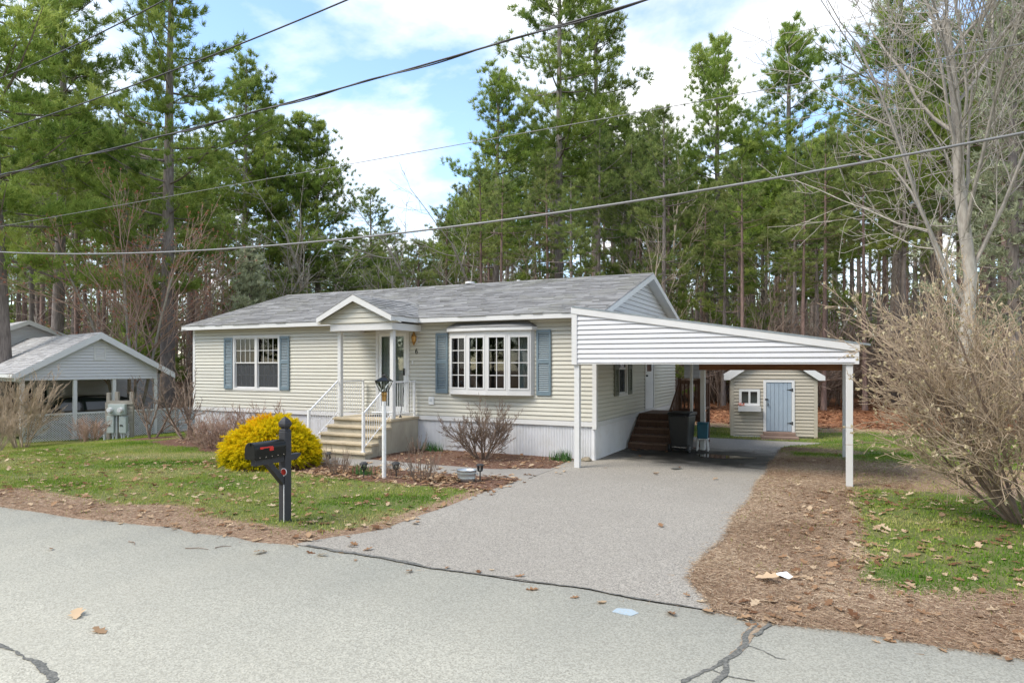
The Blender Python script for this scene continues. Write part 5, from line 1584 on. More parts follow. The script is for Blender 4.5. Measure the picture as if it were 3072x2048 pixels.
def bare_meshes(seed, stems, P, mat, budmat=None, bud=None, twigmat=None):
    """stems: list of (base, dir, length, radius, depth)"""
    rg = random.Random(seed)
    out = ([], []); tips = []
    for b, d, L, r, dep in stems:
        q = math.sqrt(sum(c * c for c in d))
        grow(rg, b, tuple(c / q for c in d), L, r, dep, P, out, tips)
    t1 = tubes_mesh('stem', out[0], mat, 8 if len(stems) < 4 else 5)
    t2 = tubes_mesh('twigs', out[1], twigmat or mat, P.get('sides', 3)) if out[1] else None
    bm = None
    if bud:
        ng = np.random.default_rng(seed)
        k, ln, wd, keep = bud
        tp = [t for t in tips if rg.random() < keep]
        C = np.array([t[0] for t in tp]); D = np.array([t[1] for t in tp])
        V, tt = sprays(ng, C, D, k, ln, wd, 0.7, 0.5 + ng.normal(0, 0.2, len(C)))
        bm = spray_mesh('buds', V, tt, budmat)
    return t1, t2, bm

def place_bare(meshes, x, y, s, rz, name, label, cat='shrub', group=None, sz=1.0, parts=('stem', 'twigs', 'buds'), z=None):
    o = thing(name, label, cat, (x, y, float(ground_z(x, y)) if z is None else z), rz, group)
    o.scale = (s, s, s * sz)
    for nm, me in zip(parts, meshes):
        if me is not None:
            tag(link(nm, me, o), kind='stuff' if nm in ('branches', 'twigs', 'buds') else None)
    return o

# ------------------------------------------------------------------ pines
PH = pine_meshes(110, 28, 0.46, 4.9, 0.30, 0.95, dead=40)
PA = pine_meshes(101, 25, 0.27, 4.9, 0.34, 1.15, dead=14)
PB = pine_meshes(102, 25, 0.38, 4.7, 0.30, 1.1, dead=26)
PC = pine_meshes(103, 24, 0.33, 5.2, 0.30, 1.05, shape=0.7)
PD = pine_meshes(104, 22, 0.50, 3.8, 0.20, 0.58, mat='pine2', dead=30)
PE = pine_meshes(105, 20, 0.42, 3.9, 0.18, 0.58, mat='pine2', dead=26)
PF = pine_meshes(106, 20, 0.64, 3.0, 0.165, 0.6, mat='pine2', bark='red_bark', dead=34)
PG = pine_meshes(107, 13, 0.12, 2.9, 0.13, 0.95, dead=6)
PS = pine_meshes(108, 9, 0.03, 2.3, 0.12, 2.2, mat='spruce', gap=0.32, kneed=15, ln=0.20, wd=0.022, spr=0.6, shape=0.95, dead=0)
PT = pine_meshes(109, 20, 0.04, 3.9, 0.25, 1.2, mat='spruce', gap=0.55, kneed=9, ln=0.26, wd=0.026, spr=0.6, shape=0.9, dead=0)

key = [  # meshes, x, y, scale, rot, height factor, label
    (PA, -30.24, 15.29, 1.00, 0.3, 1.0, 'huge pine with thick trunk standing close behind the neighbouring house'),
    (PC, -35.88, 20.33, 1.02, 1.9, 1.0, 'tall full pine behind the neighbouring house roof ridge'),
    (PA, -27.98, 20.84, 0.98, 4.1, 0.98, 'big straight grey trunked pine between the two houses'),
    (PB, -33.60, 30.34, 0.90, 0.8, 1.0, 'slim pine with high pointed crown, first of a close pair'),
    (PC, -33.85, 32.44, 0.90, 2.8, 0.94, 'slim pine with high pointed crown, second of a close pair'),
    (PC, -31.94, 35.60, 0.86, 5.1, 0.95, 'dense pine sloping down towards the cloudy gap in the woods'),
    (PC, -32.22, 33.79, 0.86, 3.3, 0.95, 'broad pine behind the pale blue spruce tip'),
    (PE, -32.4, 41.4, 0.9, 0.3, 0.92, 'middle sized pine at the edge of the cloudy gap'),
    (PE, -36.37, 49.02, 0.80, 2.2, 1.0, 'small far pine low in the cloudy gap'),
    (PH, -14.98, 37.20, 1.02, 1.2, 1.02, 'tallest pine rising behind the middle of the house roof'),
    (PH, -13.95, 41.04, 0.96, 3.6, 1.04, 'narrow tall pine close beside the tallest pine'),
    (PC, -17.46, 33.76, 0.80, 0.2, 0.98, 'sparse leaning pine with many bare lower limbs behind the roof'),
    (PB, -6.66, 45.71, 0.94, 2.5, 1.02, 'pointed pine standing above the carport roof'),
    (PA, -2.29, 45.61, 0.96, 5.6, 0.99, 'broad green pine behind the garden shed'),
    (PC, 2.84, 43.66, 1.08, 0.9, 1.05, 'tall wide pine behind the bare grey maple'),
    (PG, -5.2, 39.5, 0.95, 1.0, 1.0, 'young yellow green pine at the wood edge above the carport'),
    (PG, -11.3, 38.5, 0.8, 2.0, 1.0, 'young dark pine at the wood edge behind the roof end'),
    (PG, -31.4, 22.2, 0.72, 3.0, 0.9, 'young low pine behind the neighbouring carport'),
    (PG, -25.2, 33.5, 0.8, 0.5, 0.8, 'young pine behind the blue spruce'),
]
for me, x, y, s, rz, hz_, lb in key:
    place_tree(me, x, y, s, rz, 'pine_tree', lb, None, hz_)
place_tree(PS, -23.75, 21.55, 1.0, 0.6, 'blue_spruce', 'small pale blue spruce behind the low end of the house roof', None, 0.92)
place_tree(PT, 6.6, 33.5, 1.0, 0.6, 'blue_spruce', 'tall silvery spruce behind the bare grey maple', None, 1.0)

# woodland behind: individual pines, random but spaced
rgw = random.Random(77)
spots = [(k[1], k[2]) for k in key]
kinds = [(PD, 'tall thin pine standing in the woods'), (PE, 'bushy pine standing in the woods'), (PF, 'bare trunked reddish pine with small top standing in the woods')]
cnt = 0
tries = 0
while cnt < 255 and tries < 30000:
    tries += 1
    brg = rgw.uniform(-0.86, 0.84); dist = 30 + 75 * rgw.random() ** 1.15
    x = dist * (brg * 0.8988 - 0.4384); y = dist * (brg * 0.4384 + 0.8988)
    if y < 20 or (x > -25 and y < 27.5) or (x > -2 and y < 31): continue
    if x > -40 and y < 23: continue
    if min((x - a) ** 2 + (y - b) ** 2 for a, b in spots) < 1.7 ** 2: continue
    Zc = -x * -0.4384 * -1 + y * 0.8988
    Xc = x * 0.8988 + y * 0.4384
    Zc = -x * 0.4384 + y * 0.8988
    bearing = Xc / Zc
    top = 0.30 + 0.10 * math.sin(bearing * 9 + 1.0) + rgw.uniform(-0.06, 0.05)
    if -0.42 < bearing < -0.10: top = rgw.uniform(0.15, 0.21)      # the low stretch of the wood
    if -0.10 < bearing < 0.12: top -= 0.07
    if bearing > 0.1: top += 0.03
    if bearing > 0.34: top += 0.08
    Ht = 2.2 + top * Zc
    if Ht < 7.5: continue
    k = rgw.choices((0, 1, 2), (0.33, 0.22, 0.45))[0]
    me, lb = kinds[k]
    s = min(1.25, Ht / (22, 20, 20)[k])
    place_tree(me, x, y, max(0.62, s), rgw.uniform(0, 6.28), 'pine_tree', lb, 'pines in the woods', max(0.6, min(1.4, Ht / ((22, 20, 20)[k] * max(0.62, s)))))
    spots.append((x, y)); cnt += 1

# unseen pines added behind the viewpoint to darken the window panes and frontal light
for i in range(34):
    x = -50 + i * 2.0 + rgw.uniform(-1, 1); y = rgw.uniform(-26, -17)
    me = PG if i % 3 else PE
    place_tree(me, x, y, rgw.uniform(0.9, 1.15), rgw.uniform(0, 6.28), 'pine_tree', 'unseen pine added across the street to darken the window panes', 'added pines across the street')

for i in range(18):
    place_tree(PA, -60 + i * 4.2 + rgw.uniform(-1, 1), rgw.uniform(-36, -28), 0.95, rgw.uniform(0, 6.28), 'pine_tree', 'unseen pine added across the street to darken the window panes', 'added pines across the street')

# young pines low in the wood
cnt = 0
while cnt < 44:
    brg = rgw.uniform(-0.8, 0.78); dist = rgw.uniform(32, 62)
    x = dist * (brg * 0.8988 - 0.4384); y = dist * (brg * 0.4384 + 0.8988)
    if y < 20 or (x > -25 and y < 28) or (x > -40 and y < 23): continue
    if min((x - a) ** 2 + (y - b) ** 2 for a, b in spots) < 1.0: continue
    place_tree(PG, x, y, rgw.uniform(0.35, 0.62), rgw.uniform(0, 6.28), 'young_pine', 'young pine growing low in the woods', 'young pines in the woods')
    spots.append((x, y)); cnt += 1

# ------------------------------------------------------------------ bare trees
PM = dict(seg=5, wob=0.10, up=0.035, taper=0.5, rmin=0.008, nch=(9, 6, 5, 3), t0=0.15, ang=48, ratio=0.60, rr=0.46)
maple = bare_meshes(201, [((0, 0, -0.2), (0.02, 0, 1), 9.5, 0.185, 4)], dict(PM, rmin=0.0075, nch=(15, 8, 6, 4), t0=0.26, ratio=0.56, rr=0.36, wob=0.11, up=0.05, ang=46), 'grey_bark', twigmat='grey_bark')
place_bare(maple, 3.09, 22.65, 1.18, 0.4, 'maple_tree', 'big bare grey barked maple with spreading limbs beyond the carport', 'tree', parts=('trunk', 'branches', 'buds'), sz=1.12)
PR = dict(seg=4, wob=0.09, up=0.05, taper=0.5, rmin=0.009, nch=(7, 5, 4), t0=0.3, ang=34, ratio=0.55, rr=0.5)
redm = bare_meshes(202, [((0, 0, -0.2), (0.10, 0.02, 1), 6.5, 0.075, 3), ((0.2, 0.1, -0.2), (0.30, -0.1, 1), 6.2, 0.065, 3), ((-0.2, 0, -0.2), (-0.25, 0.1, 1), 6.0, 0.065, 3), ((0, 0.2, -0.2), (-0.05, 0.3, 1), 6.3, 0.06, 3)], dict(PR, rmin=0.007, nch=(11, 6, 4), ratio=0.5), 'grey_bark', 'red_bud', (5, 0.08, 0.015, 0.8), 'red_twig')
place_bare(redm, -27.1, 18.3, 1.15, 0.4, 'red_maple', 'bare red budding maple clump beside the neighbouring carport', 'tree', parts=('trunk', 'branches', 'buds'))
place_bare(redm, -31.2, 24.6, 1.1, 2.4, 'red_maple', 'bare red budding maple further back among the pines', 'tree', parts=('trunk', 'branches', 'buds'))
PBq = dict(seg=5, wob=0.07, up=0.04, taper=0.45, rmin=0.008, nch=(8, 4, 3), t0=0.35, ang=38, ratio=0.42, rr=0.42)
birch = bare_meshes(203, [((0, 0, -0.2), (0.18, 0, 1), 8.5, 0.10, 3), ((0.03, 0, -0.2), (-0.12, 0.1, 1), 8.0, 0.09, 3)], PBq, 'birch_bark', twigmat='grey_bark')
place_bare(birch, -21.82, 29.4, 0.95, 0.5, 'birch_tree', 'white twin stemmed birch rising behind the roof ridge', 'tree', parts=('trunk', 'branches', 'buds'))
sapA = bare_meshes(204, [((0, 0, -0.2), (0.04, 0.02, 1), 8.0, 0.075, 3)], dict(PBq, nch=(12, 5, 3), ratio=0.40, t0=0.25), 'pale_twig')
sapB = bare_meshes(205, [((0, 0, -0.2), (0.1, 0.02, 1), 6.0, 0.07, 3)], dict(PBq, nch=(9, 5, 4), ratio=0.45, ang=44, t0=0.2, wob=0.11), 'brown_twig')
sapC = bare_meshes(206, [((0, 0, -0.2), (-0.05, 0.02, 1), 9.5, 0.11, 3)], dict(PM, nch=(11, 5, 4), ratio=0.48, rmin=0.009, t0=0.3), 'grey_bark')
for (x, y, s, me, nm, lb) in [(-27.5, 28.9, 1.05, sapA, 'bare_tree', 'slender bare pale tree just above the blue spruce'),
                              (-28.0, 31.2, 1.15, sapC, 'bare_tree', 'bare grey tree between the blue spruce and the cloudy gap'),
                              (-10.3, 37.2, 1.25, sapA, 'bare_tree', 'slender bare pale tree behind the roof gable peak'),
                              (-7.9, 36.2, 1.35, sapA, 'bare_tree', 'tall thin bare pale tree just beyond the gable end'),
                              (-16.6, 31.6, 0.95, sapC, 'bare_tree', 'spreading bare grey tree in front of the sparse leaning pine')]:
    place_bare(me, x, y, s, rgw.uniform(0, 6), nm, lb, 'tree', parts=('trunk', 'branches', 'buds'))
cnt = 0
while cnt < 120:
    brg = rgw.uniform(-0.82, 0.8); dist = rgw.uniform(29, 55)
    x = dist * (brg * 0.8988 - 0.4384); y = dist * (brg * 0.4384 + 0.8988)
    if y < 20 or (x > -25 and y < 27) or (x > -40 and y < 23): continue
    if min((x - a) ** 2 + (y - b) ** 2 for a, b in spots) < 1.0: continue
    k = rgw.choices((0, 1, 2), (0.3, 0.5, 0.2))[0]
    me, lb = ((sapA, 'slender pale bare sapling in the woods'), (sapB, 'forked brown bare sapling in the woods'), (sapC, 'bare grey young tree in the woods'))[k]
    place_bare(me, x, y, rgw.uniform(0.5, 1.0), rgw.uniform(0, 6.28), 'bare_sapling', lb, 'tree', 'bare saplings in the woods', parts=('trunk', 'branches', 'buds'))
    spots.append((x, y)); cnt += 1

# far-off wood that reads as one mass behind the single trees
rgd = np.random.default_rng(31)
n = 1500
brg = rgd.uniform(-1.0, 1.0, n); ds = rgd.uniform(92, 150, n)
dx_, dy_ = ds * (brg * 0.8988 - 0.4384), ds * (brg * 0.4384 + 0.8988)
okd = dy_ > 24
dx_, dy_ = dx_[okd], dy_[okd]
hh = rgd.uniform(10, 17, len(dx_))
lines = [(np.array([(a, b, -1.0), (a + rgd.normal(0, .25), b, h * 0.5), (a + rgd.normal(0, .5), b, h)]), np.array([0.17, 0.13, 0.04]) * rgd.uniform(0.6, 1.3)) for a, b, h in zip(dx_, dy_, hh)]
dw = thing('distant_woods', 'far brown and green wood seen between the trunks', 'woods')
dw['kind'] = 'stuff'
tag(link('trunks', tubes_mesh('trunks', lines, 'red_bark', 4), dw), kind='stuff')
k = 46
C = np.stack([np.repeat(dx_, k) + rgd.normal(0, 1.6, len(dx_) * k), np.repeat(dy_, k) + rgd.normal(0, 1.6, len(dx_) * k), rgd.uniform(0.0, 1.0, len(dx_) * k)], -1)
up = rgd.random(len(C)) < 0.55
C[:, 2] = np.where(up, np.repeat(hh, k) * (0.45 + 0.6 * C[:, 2]), 0.2 + 7.0 * C[:, 2] ** 1.5)
D = np.tile([0.0, 0.0, 0.6], (len(C), 1))
V, tt = sprays(rgd, C[up], D[up], 2, 1.1, 0.16, 0.8, rgd.uniform(0.1, 0.7, up.sum()))
tag(link('needles', spray_mesh('needles', V, tt, 'pine2'), dw), kind='stuff')
V, tt = sprays(rgd, C[~up], D[~up], 3, 1.5, 0.035, 0.45, rgd.uniform(0.0, 1.0, (~up).sum()))
tag(link('brushwood', spray_mesh('brushwood', V, tt, 'brushwood'), dw), kind='stuff')

# ------------------------------------------------------------------ garden shrubs
def fan(seed, n, spread, L, r, depth, rad=0.08, lean=(0, 0)):
    rg = random.Random(seed)
    st_ = []
    for i in range(n):
        a = 6.283 * i / n + rg.uniform(-0.4, 0.4)
        s = spread * math.sqrt(rg.random())
        st_.append(((rad * math.cos(a), rad * math.sin(a), -0.06), (s * math.cos(a) + lean[0], s * math.sin(a) + lean[1], 1.0), L * rg.uniform(0.75, 1.15), r * rg.uniform(0.7, 1.2), depth))
    return st_
PSH = dict(seg=4, wob=0.10, up=0.05, taper=0.5, rmin=0.0042, nch=(5, 4, 3), t0=0.2, ang=34, ratio=0.55, rr=0.55)
big = bare_meshes(301, fan(1, 26, 0.90, 2.35, 0.024, 3, 0.22, (-0.06, 0.0)), dict(PSH, rmin=0.0040, nch=(11, 6, 5), ratio=0.50, ang=38, up=0.035, wob=0.09), 'brown_twig', 'pale_bud', (6, 0.038, 0.017, 0.22), 'tan_twig')
place_bare(big, 2.42, 11.3, 1.0, 0.3, 'large_shrub', 'large tan leafless shrub with pale yellow buds on the lawn edge', sz=1.1)
bayb = bare_meshes(302, fan(2, 20, 0.95, 1.0, 0.017, 3, 0.07), dict(PSH, rmin=0.0042, nch=(6, 5, 4), ratio=0.50, ang=30), 'brown_twig', twigmat='brown_twig')
place_bare(bayb, -7.39, 13.58, 0.98, 0.3, 'bare_shrub', 'rounded leafless twiggy shrub in front of the bow window')
lefts = bare_meshes(303, fan(3, 16, 0.65, 1.5, 0.018, 3, 0.16), dict(PSH, rmin=0.0045, nch=(7, 5, 4), ang=24, ratio=0.55, up=0.03), 'tan_twig')
place_bare(lefts, -24.35, 12.75, 1.0, 0.3, 'bare_shrub', 'tall tan leafless shrub at the corner of the neighbouring carport', sz=1.15)
place_bare(lefts, -20.9, 10.3, 0.6, 2.3, 'bare_shrub', 'pale bare shrub on the lawn between road and neighbouring carport')
redb = bare_meshes(304, fan(4, 22, 0.75, 0.55, 0.009, 2, 0.14), dict(PSH, rmin=0.0045, nch=(6, 4), ang=30), 'red_twig')
place_bare(redb, -21.36, 13.15, 1.15, 0.3, 'bare_shrub', 'low reddish leafless shrub beside the electric meter board')
small = bare_meshes(305, fan(5, 5, 0.5, 1.3, 0.030, 3, 0.07), dict(PSH, rmin=0.0045, nch=(5, 4, 4), wob=0.16, ratio=0.5), 'brown_twig', twigmat='brown_twig')
place_bare(small, -18.4, 13.2, 1.0, 0.3, 'bare_shrub', 'small bare multi stemmed tree in its own mulch ring')
place_bare(small, -17.0, 13.3, 1.3, 2.0, 'bare_shrub', 'crooked bare shrub tree against the house corner')
thick = bare_meshes(306, fan(6, 26, 0.85, 0.62, 0.010, 3, 0.25), dict(PSH, rmin=0.0040, nch=(5, 4, 3), wob=0.14, ang=40), 'brown_twig', twigmat='red_twig')
place_bare(thick, -14.6, 12.3, 1.05, 0.3, 'bare_shrub', 'dense brown leafless shrub beside the golden bush')
place_bare(thick, -14.1, 13.3, 1.25, 1.3, 'bare_shrub', 'dense brown leafless shrub below the double window')
place_bare(thick, -15.6, 12.9, 0.9, 4.3, 'bare_shrub', 'low dense brown leafless shrub near the house corner')
M['brush_twig'] = pmat('brush_twig_bark', (0.30, 0.225, 0.175), (0.20, 0.145, 0.11), 3, 0.95)
brush = bare_meshes(308, fan(8, 16, 0.8, 1.7, 0.016, 2, 0.5), dict(PSH, rmin=0.0075, nch=(6, 4), wob=0.13, ang=38, ratio=0.55), 'brown_twig', twigmat='brush_twig')
cnt = 0
while cnt < 150:
    brg = rgw.uniform(-0.82, 0.8); dist = rgw.uniform(29, 60)
    x = dist * (brg * 0.8988 - 0.4384); y = dist * (brg * 0.4384 + 0.8988)
    if y < 20 or (x > -25 and y < 27.5) or (x > -40 and y < 23): continue
    place_bare(brush, x, y, rgw.uniform(1.1, 2.4), rgw.uniform(0, 6.28), 'bare_bush', 'leafless brown brush between the trunks in the woods', 'shrub', 'brush in the woods')
    cnt += 1
tw = bare_meshes(307, fan(7, 26, 0.42, 0.42, 0.006, 1, 0.13), dict(PSH, rmin=0.0042, nch=(3,), ang=22, wob=0.07), 'brown_twig')
place_bare(tw, -9.0, 10.5, 1.0, 0.3, 'twig_clump', 'leafless twig clump between golden bush and solar light')
place_bare(tw, -6.98, 10.5, 1.1, 1.3, 'twig_clump', 'leafless twig clump between lamp post and metal tub')
place_bare(tw, -7.95, 10.85, 0.7, 2.3, 'twig_clump', 'thin leafless twig clump just behind the lamp post')
place_bare(tw, -9.2, 13.6, 0.85, 4.3, 'twig_clump', 'thin leafless twig clump beside the concrete steps')

# golden bush: a mound of feathery sprays over a woody core
rgb = np.random.default_rng(9)
gb = thing('golden_bush', 'rounded golden yellow evergreen bush on the front lawn', 'bush', (-10.98, 10.72, float(ground_z(-10.98, 10.72))))
npl, nbl = 2600, 34
a = rgb.uniform(0, 2 * math.pi, npl); u = rgb.uniform(0, 1, npl)
ph = np.arccos(1 - u * 1.10)                       # polar angle, a little below the equator
nv = np.stack([np.sin(ph) * np.cos(a), np.sin(ph) * np.sin(a), np.cos(ph)], -1)
lump = 1 + 0.06 * np.sin(3 * a + 2) * np.sin(ph) + 0.04 * np.sin(7 * a + 4 * ph) + 0.05 * np.sin(5 * ph + 2 * a) + rgb.normal(0, 0.035, npl)
rad = 0.84 * lump
C0 = nv * rad[:, None] * np.array([1.02, 1.0, 0.90]) + np.array([0, 0, 0.18])
C0[:, 2] = np.maximum(C0[:, 2], 0.05)
ax = unit(nv + rgb.normal(0, 0.32, (npl, 3)) + np.array([0, 0, 0.05]))
ss = rgb.uniform(0, 1, (npl, nbl))
pl_len = rgb.uniform(0.16, 0.27, npl)
C = C0[:, None, :] + ax[:, None, :] * (ss * pl_len[:, None])[..., None] + np.array([0, 0, -0.07]) * (ss ** 2)[..., None]
D = np.broadcast_to((ax + np.array([0, 0, -0.25]))[:, None, :], C.shape)
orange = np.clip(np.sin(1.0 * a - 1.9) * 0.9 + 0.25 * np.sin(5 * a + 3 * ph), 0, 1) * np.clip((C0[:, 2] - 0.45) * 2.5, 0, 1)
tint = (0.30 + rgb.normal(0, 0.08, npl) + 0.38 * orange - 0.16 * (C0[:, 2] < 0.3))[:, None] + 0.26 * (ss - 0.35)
V, tt = sprays(rgb, C.reshape(-1, 3), D.reshape(-1, 3), 1, 0.075, 0.0085, 0.50, tint.reshape(-1), 0.06)
gb.scale = (0.94, 0.94, 0.97)
link('foliage', spray_mesh('foliage', V, tt, 'gold'), gb)
st_l = bare_meshes(310, fan(11, 12, 1.0, 0.45, 0.02, 2, 0.1), dict(PSH, nch=(4, 3), ratio=0.5), 'brown_twig')
link('stems', st_l[0], gb); link('twigs', st_l[1], gb)

def daff(x, y, n, rx, ry, label, seed):
    g = np.random.default_rng(seed)
    C = np.stack([g.normal(0, rx, n), g.normal(0, ry, n), np.full(n, -0.02)], -1)
    V, tt = sprays(g, C, np.tile([0, 0, 1.0], (n, 1)), 2, 0.26, 0.011, 0.16, g.uniform(0, 1, n))
    o = thing('daffodil_clump', label, 'plant', (x, y, float(ground_z(x, y))))
    link('leaves', spray_mesh('leaves', V, tt, 'daffodil'), o)
daff(-5.62, 14.15, 90, 0.17, 0.08, 'clump of green daffodil leaves beside the carport post', 1)
daff(-9.25, 14.30, 60, 0.16, 0.06, 'clump of green daffodil leaves between steps and bow window', 2)
daff(-8.45, 10.6, 40, 0.10, 0.06, 'small pale green grass tuft behind the solar lights', 3)

# ------------------------------------------------------------------ lawn, straw, leaves
rl = np.random.default_rng(21)
def scatter(n, x0, x1, y0, y1):
    return rl.uniform(x0, x1, n), rl.uniform(y0, y1, n)
def blocked(x, y):
    b = hard_mask(x, y) > -0.02
    b |= (x > HX - 0.05) & (x < HX + HL + 0.06) & (y > HY - 0.06) & (y < HY + HW)
    b |= (x > -11.65) & (x < -9.7) & (y > 12.2) & (y < 14.6)
    b |= (np.hypot(x + 10.98, y - 10.72) < 0.75)
    sx = (x + 2.89) * math.cos(R(9)) + (y - 21.15) * math.sin(R(9)); sy = -(x + 2.89) * math.sin(R(9)) + (y - 21.15) * math.cos(R(9))
    b |= (sx > -0.03) & (sx < SHW + 0.03) & (sy > -0.6 * ((sx > 0.8) & (sx < 1.85))) & (sy < 3.05)
    nx_ = (x + 25.7) * 0.248 + (y - 13.5) * 0.969; ny_ = -(x + 25.7) * 0.969 + (y - 13.5) * 0.248
    b |= (ny_ > 0.0) & (nx_ > -0.1) & (nx_ < 7.2)
    return b
X = []; Y = []
for n, bb in ((330000, (-26, -5.2, 5.4, 14.5)), (150000, (-1.5, 8, 7.0, 18.5)), (110000, (-6, 10, 17.5, 25.5)), (50000, (-26, -17, 12, 24))):
    x, y = scatter(n, *bb); X.append(x); Y.append(y)
X, Y = np.concatenate(X), np.concatenate(Y)
zs_, zm_, zl_ = zones(X, Y)
cover = np.maximum(np.maximum(zs_ * np.clip(0.97 + 0.10 * wob(X, Y, 2.3), 0, 1.05), zm_ * 1.3), zl_ * 1.3)
thin = 0.72 + 0.45 * wob(X, Y, 1.7)
keep = (~blocked(X, Y)) & (rl.random(len(X)) > cover) & (rl.random(len(X)) < thin)
X, Y = X[keep], Y[keep]
C = np.stack([X, Y, ground_z(X, Y) - 0.004], -1)
patch = 0.46 + 0.42 * wob(X, Y, 0.9) + 0.12 * wob(X, Y, 3.1) + 0.25 * zones(X, Y)[0] - 0.16 * (X > -1.4)
V, tt = sprays(rl, C, np.tile([0, 0, 1.0], (len(C), 1)), 1, 0.052, 0.0058, 0.45, patch, 0.14)
tag(link('grass', spray_mesh('grass', V, tt, 'grass')), 'short patchy lawn grass with dry blades', 'grass', kind='stuff')

X = []; Y = []
for n, bb in ((130000, (-26, -1, 5.3, 8.2)), (230000, (-1.9, 8, 5.9, 10)), (130000, (-1.6, 1.2, 9, 19)), (40000, (0, 8, 12.5, 18)), (30000, (-13, -5, 9.8, 14.5)), (30000, (-20, 9, 23, 27))):
    x, y = scatter(n, *bb); X.append(x); Y.append(y)
X, Y = np.concatenate(X), np.concatenate(Y)
zs_, zm_, zl_ = zones(X, Y)
hm = hard_mask(X, Y)
keep = ((hm < 0.03) | (rl.random(len(X)) < 0.10 * np.exp(-hm * 14))) & (rl.random(len(X)) < np.maximum(zs_, 0.4 * zm_)) 
bl = blocked(X, Y) & (hm < -0.02)
keep &= ~bl
X, Y = X[keep], Y[keep]
az = rl.uniform(0, 6.283, len(X))
C = np.stack([X, Y, np.maximum(ground_z(X, Y), np.where(hard_mask(X, Y) > 0, np.where(Y < road_edge(X), 0.002, 0.010), -9)) + rl.uniform(0.0, 0.010, len(X))], -1)
D = np.stack([np.cos(az), np.sin(az), np.full(len(X), 0.06)], -1)
V, tt = sprays(rl, C, D, 1, 0.075, 0.0028, 0.14, 0.45 + 0.25 * wob(X, Y, 1.1), 0.2)
tag(link('straw_litter', spray_mesh('straw_litter', V, tt, 'straw')), 'brown pine straw and dry grass along the pavement edges', 'straw', kind='stuff')

LEAF = np.array([(0, 0), (0.10, 0.16), (0.30, 0.12), (0.36, 0.34), (0.58, 0.18), (0.72, 0.26), (1, 0), (0.74, -0.22), (0.6, -0.16), (0.40, -0.36), (0.30, -0.13), (0.12, -0.18)])
def leaf_field(name, X, Y, Zs, size, mat, seed, tint=None, label=None):
    g = np.random.default_rng(seed)
    n = len(X)
    a = g.uniform(0, 6.283, n); s = size * g.uniform(0.6, 1.3, n)
    curl = g.uniform(0.05, 0.5, n); fold = g.uniform(0.1, 0.8, n)
    L = LEAF - np.array([0.5, 0])
    lx, ly = L[:, 0][None] * s[:, None], L[:, 1][None] * s[:, None]
    tl1, tl2 = g.normal(0, 0.16, n)[:, None], g.normal(0, 0.16, n)[:, None]
    lz = (lx ** 2 / s[:, None]) * curl[:, None] + np.abs(ly) * fold[:, None] + lx * tl1 + ly * tl2
    lz = lz - lz.min(1, keepdims=True)
    ca, sa = np.cos(a)[:, None], np.sin(a)[:, None]
    V = np.stack([X[:, None] + lx * ca - ly * sa, Y[:, None] + lx * sa + ly * ca, Zs[:, None] + lz], -1)
    # two halves folded along the midrib: 6-gon fans
    quads = np.array([(0, 1, 2, 10), (2, 3, 4, 8), (4, 5, 6, 7), (10, 11, 0, 0), (2, 8, 9, 10), (4, 7, 8, 8)])
    tris = np.array([(0, 1, 10), (1, 2, 10), (2, 3, 4), (2, 4, 8), (4, 5, 6), (4, 6, 7), (4, 7, 8), (2, 8, 10), (8, 9, 10), (10, 11, 0)])
    F = (np.arange(n)[:, None, None] * 12 + tris[None]).reshape(-1, 3)
    t = g.uniform(0, 1, n) if tint is None else tint
    return np_mesh(name, V.reshape(-1, 3), F, mat, np.repeat(t, 12))
X = []; Y = []
for n, bb in ((1500, (-22, -5.2, 5.9, 10.3)), (1500, (-0.8, 8, 6.0, 13)), (260, (-1, 8, 13, 24)), (900, (-13, -5.2, 9.9, 12.0)), (500, (-17, -5, 12.4, 14.5)), (70, (-5.9, -0.6, 5.8, 6.4)), (60, (-4.9, -1.2, 13, 20))):
    x, y = scatter(n, *bb); X.append(x); Y.append(y)
x = rl.normal(-6.65, 0.28, 260); y = rl.normal(10.72, 0.16, 260); X.append(x); Y.append(y)
x = rl.normal(-9.0, 0.35, 160); y = rl.normal(10.55, 0.16, 160); X.append(x); Y.append(y)
x = rl.normal(0.15, 0.35, 130); y = rl.uniform(8, 13, 130); X.append(x); Y.append(y)
x = rl.normal(-4.6, 0.18, 70); y = rl.normal(16.75, 0.2, 70); X.append(np.maximum(x, -4.9)); Y.append(y)
X, Y = np.concatenate(X), np.concatenate(Y)
zz_ = np.maximum(ground_z(X, Y), np.where(hard_mask(X, Y) > 0.0, np.where(Y < road_edge(X), -0.008, 0.004), -9)) + 0.009
zz_ += np.clip(rl.normal(0, 1, len(X)), 0, 3) * 0.03 * (np.hypot(X + 6.65, Y - 10.72) < 0.5)
hm = hard_mask(X, Y)
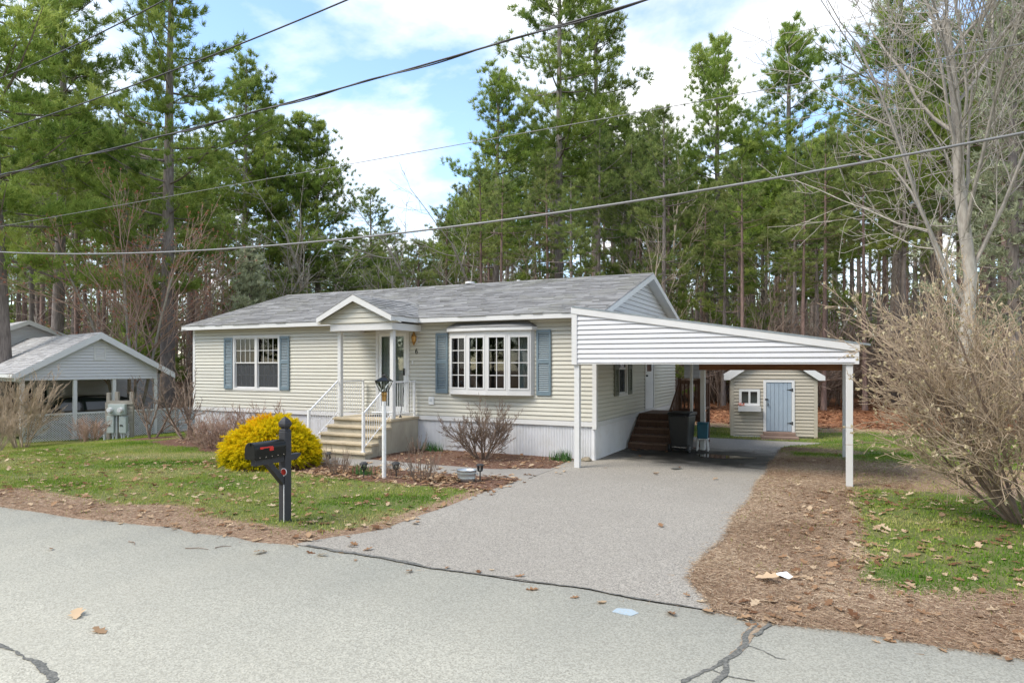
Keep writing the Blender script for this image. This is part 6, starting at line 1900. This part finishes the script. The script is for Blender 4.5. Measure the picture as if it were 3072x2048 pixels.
keep = ~(blocked(X, Y) & (hm < -0.02)) & ((hm < 0.1) | (rl.random(len(X)) < 0.25)) & ~((X < -9.7) & (X > -11.65) & (Y > 12.2))
tag(link('fallen_leaves', leaf_field('fallen_leaves', X[keep], Y[keep], zz_[keep], 0.115, 'leaf', 5)), 'dry brown oak leaves scattered over lawn and beds', 'leaves', kind='stuff')
x, y = scatter(17000, -22, 14, 24.2, 40)
k = rl.random(len(x)) < zones(x, y)[2] + 0.1 * (y > 23.5)
x, y = x[k], y[k]
tag(link('leaf_litter', leaf_field('leaf_litter', x, y, ground_z(x, y) + 0.0, 0.17, 'litter', 6)), 'thick rust brown leaf litter on the woodland floor', 'leaves', kind='stuff')

# single leaves one can point to on the road and the straw
road_leaves = [(-8.39, 4.72, 0.13, 0.35, 'curled dark brown leaf alone on the pale road', 0.4), (-5.99, 3.58, 0.17, 0.85, 'long tan oak leaf flat on the pale road', 0.2), (-5.46, 3.45, 0.14, 0.6, 'folded tan leaf beside the long oak leaf on the road', 2.4),
               (-6.05, 5.70, 0.13, 0.7, 'pale brown leaf on the road below the mailbox', 1.0), (-0.63, 7.11, 0.24, 0.80, 'large pale oak leaf on the straw beside the paper scrap', 0.1), (-2.15, 9.0, 0.12, 0.3, 'small brown leaf on the open driveway', 1.9)]
for i, (x, y, s, t, lb, rz) in enumerate(road_leaves):
    me = leaf_field('fallen_leaf', np.zeros(1), np.zeros(1), np.zeros(1), s / 0.95, 'leaf', 60 + i, np.array([t]))
    z = 0.022 if y > 8 else (float(ground_z(x, y)) + 0.03 if y > 6.2 else 0.004)
    tag(link('fallen_leaf', me, None, (x, y, z), rz), lb, 'leaf')
for i, (x, y, l_) in enumerate([(-7.9, 5.35, 0.22), (-7.0, 5.45, 0.3), (-6.7, 5.62, 0.18)]):
    tag(MB().tube([(0, 0, 0.006), (l_ * 0.5, 0.03, 0.01), (l_, 0.0, 0.006)], [0.006, 0.005, 0.003], 5).build('fallen_twig', 'brown_twig', None, (x, y, 0.002), 0.6 * i - 0.3), 'small dead twig lying at the road edge', 'twig', 'twigs at the road edge')
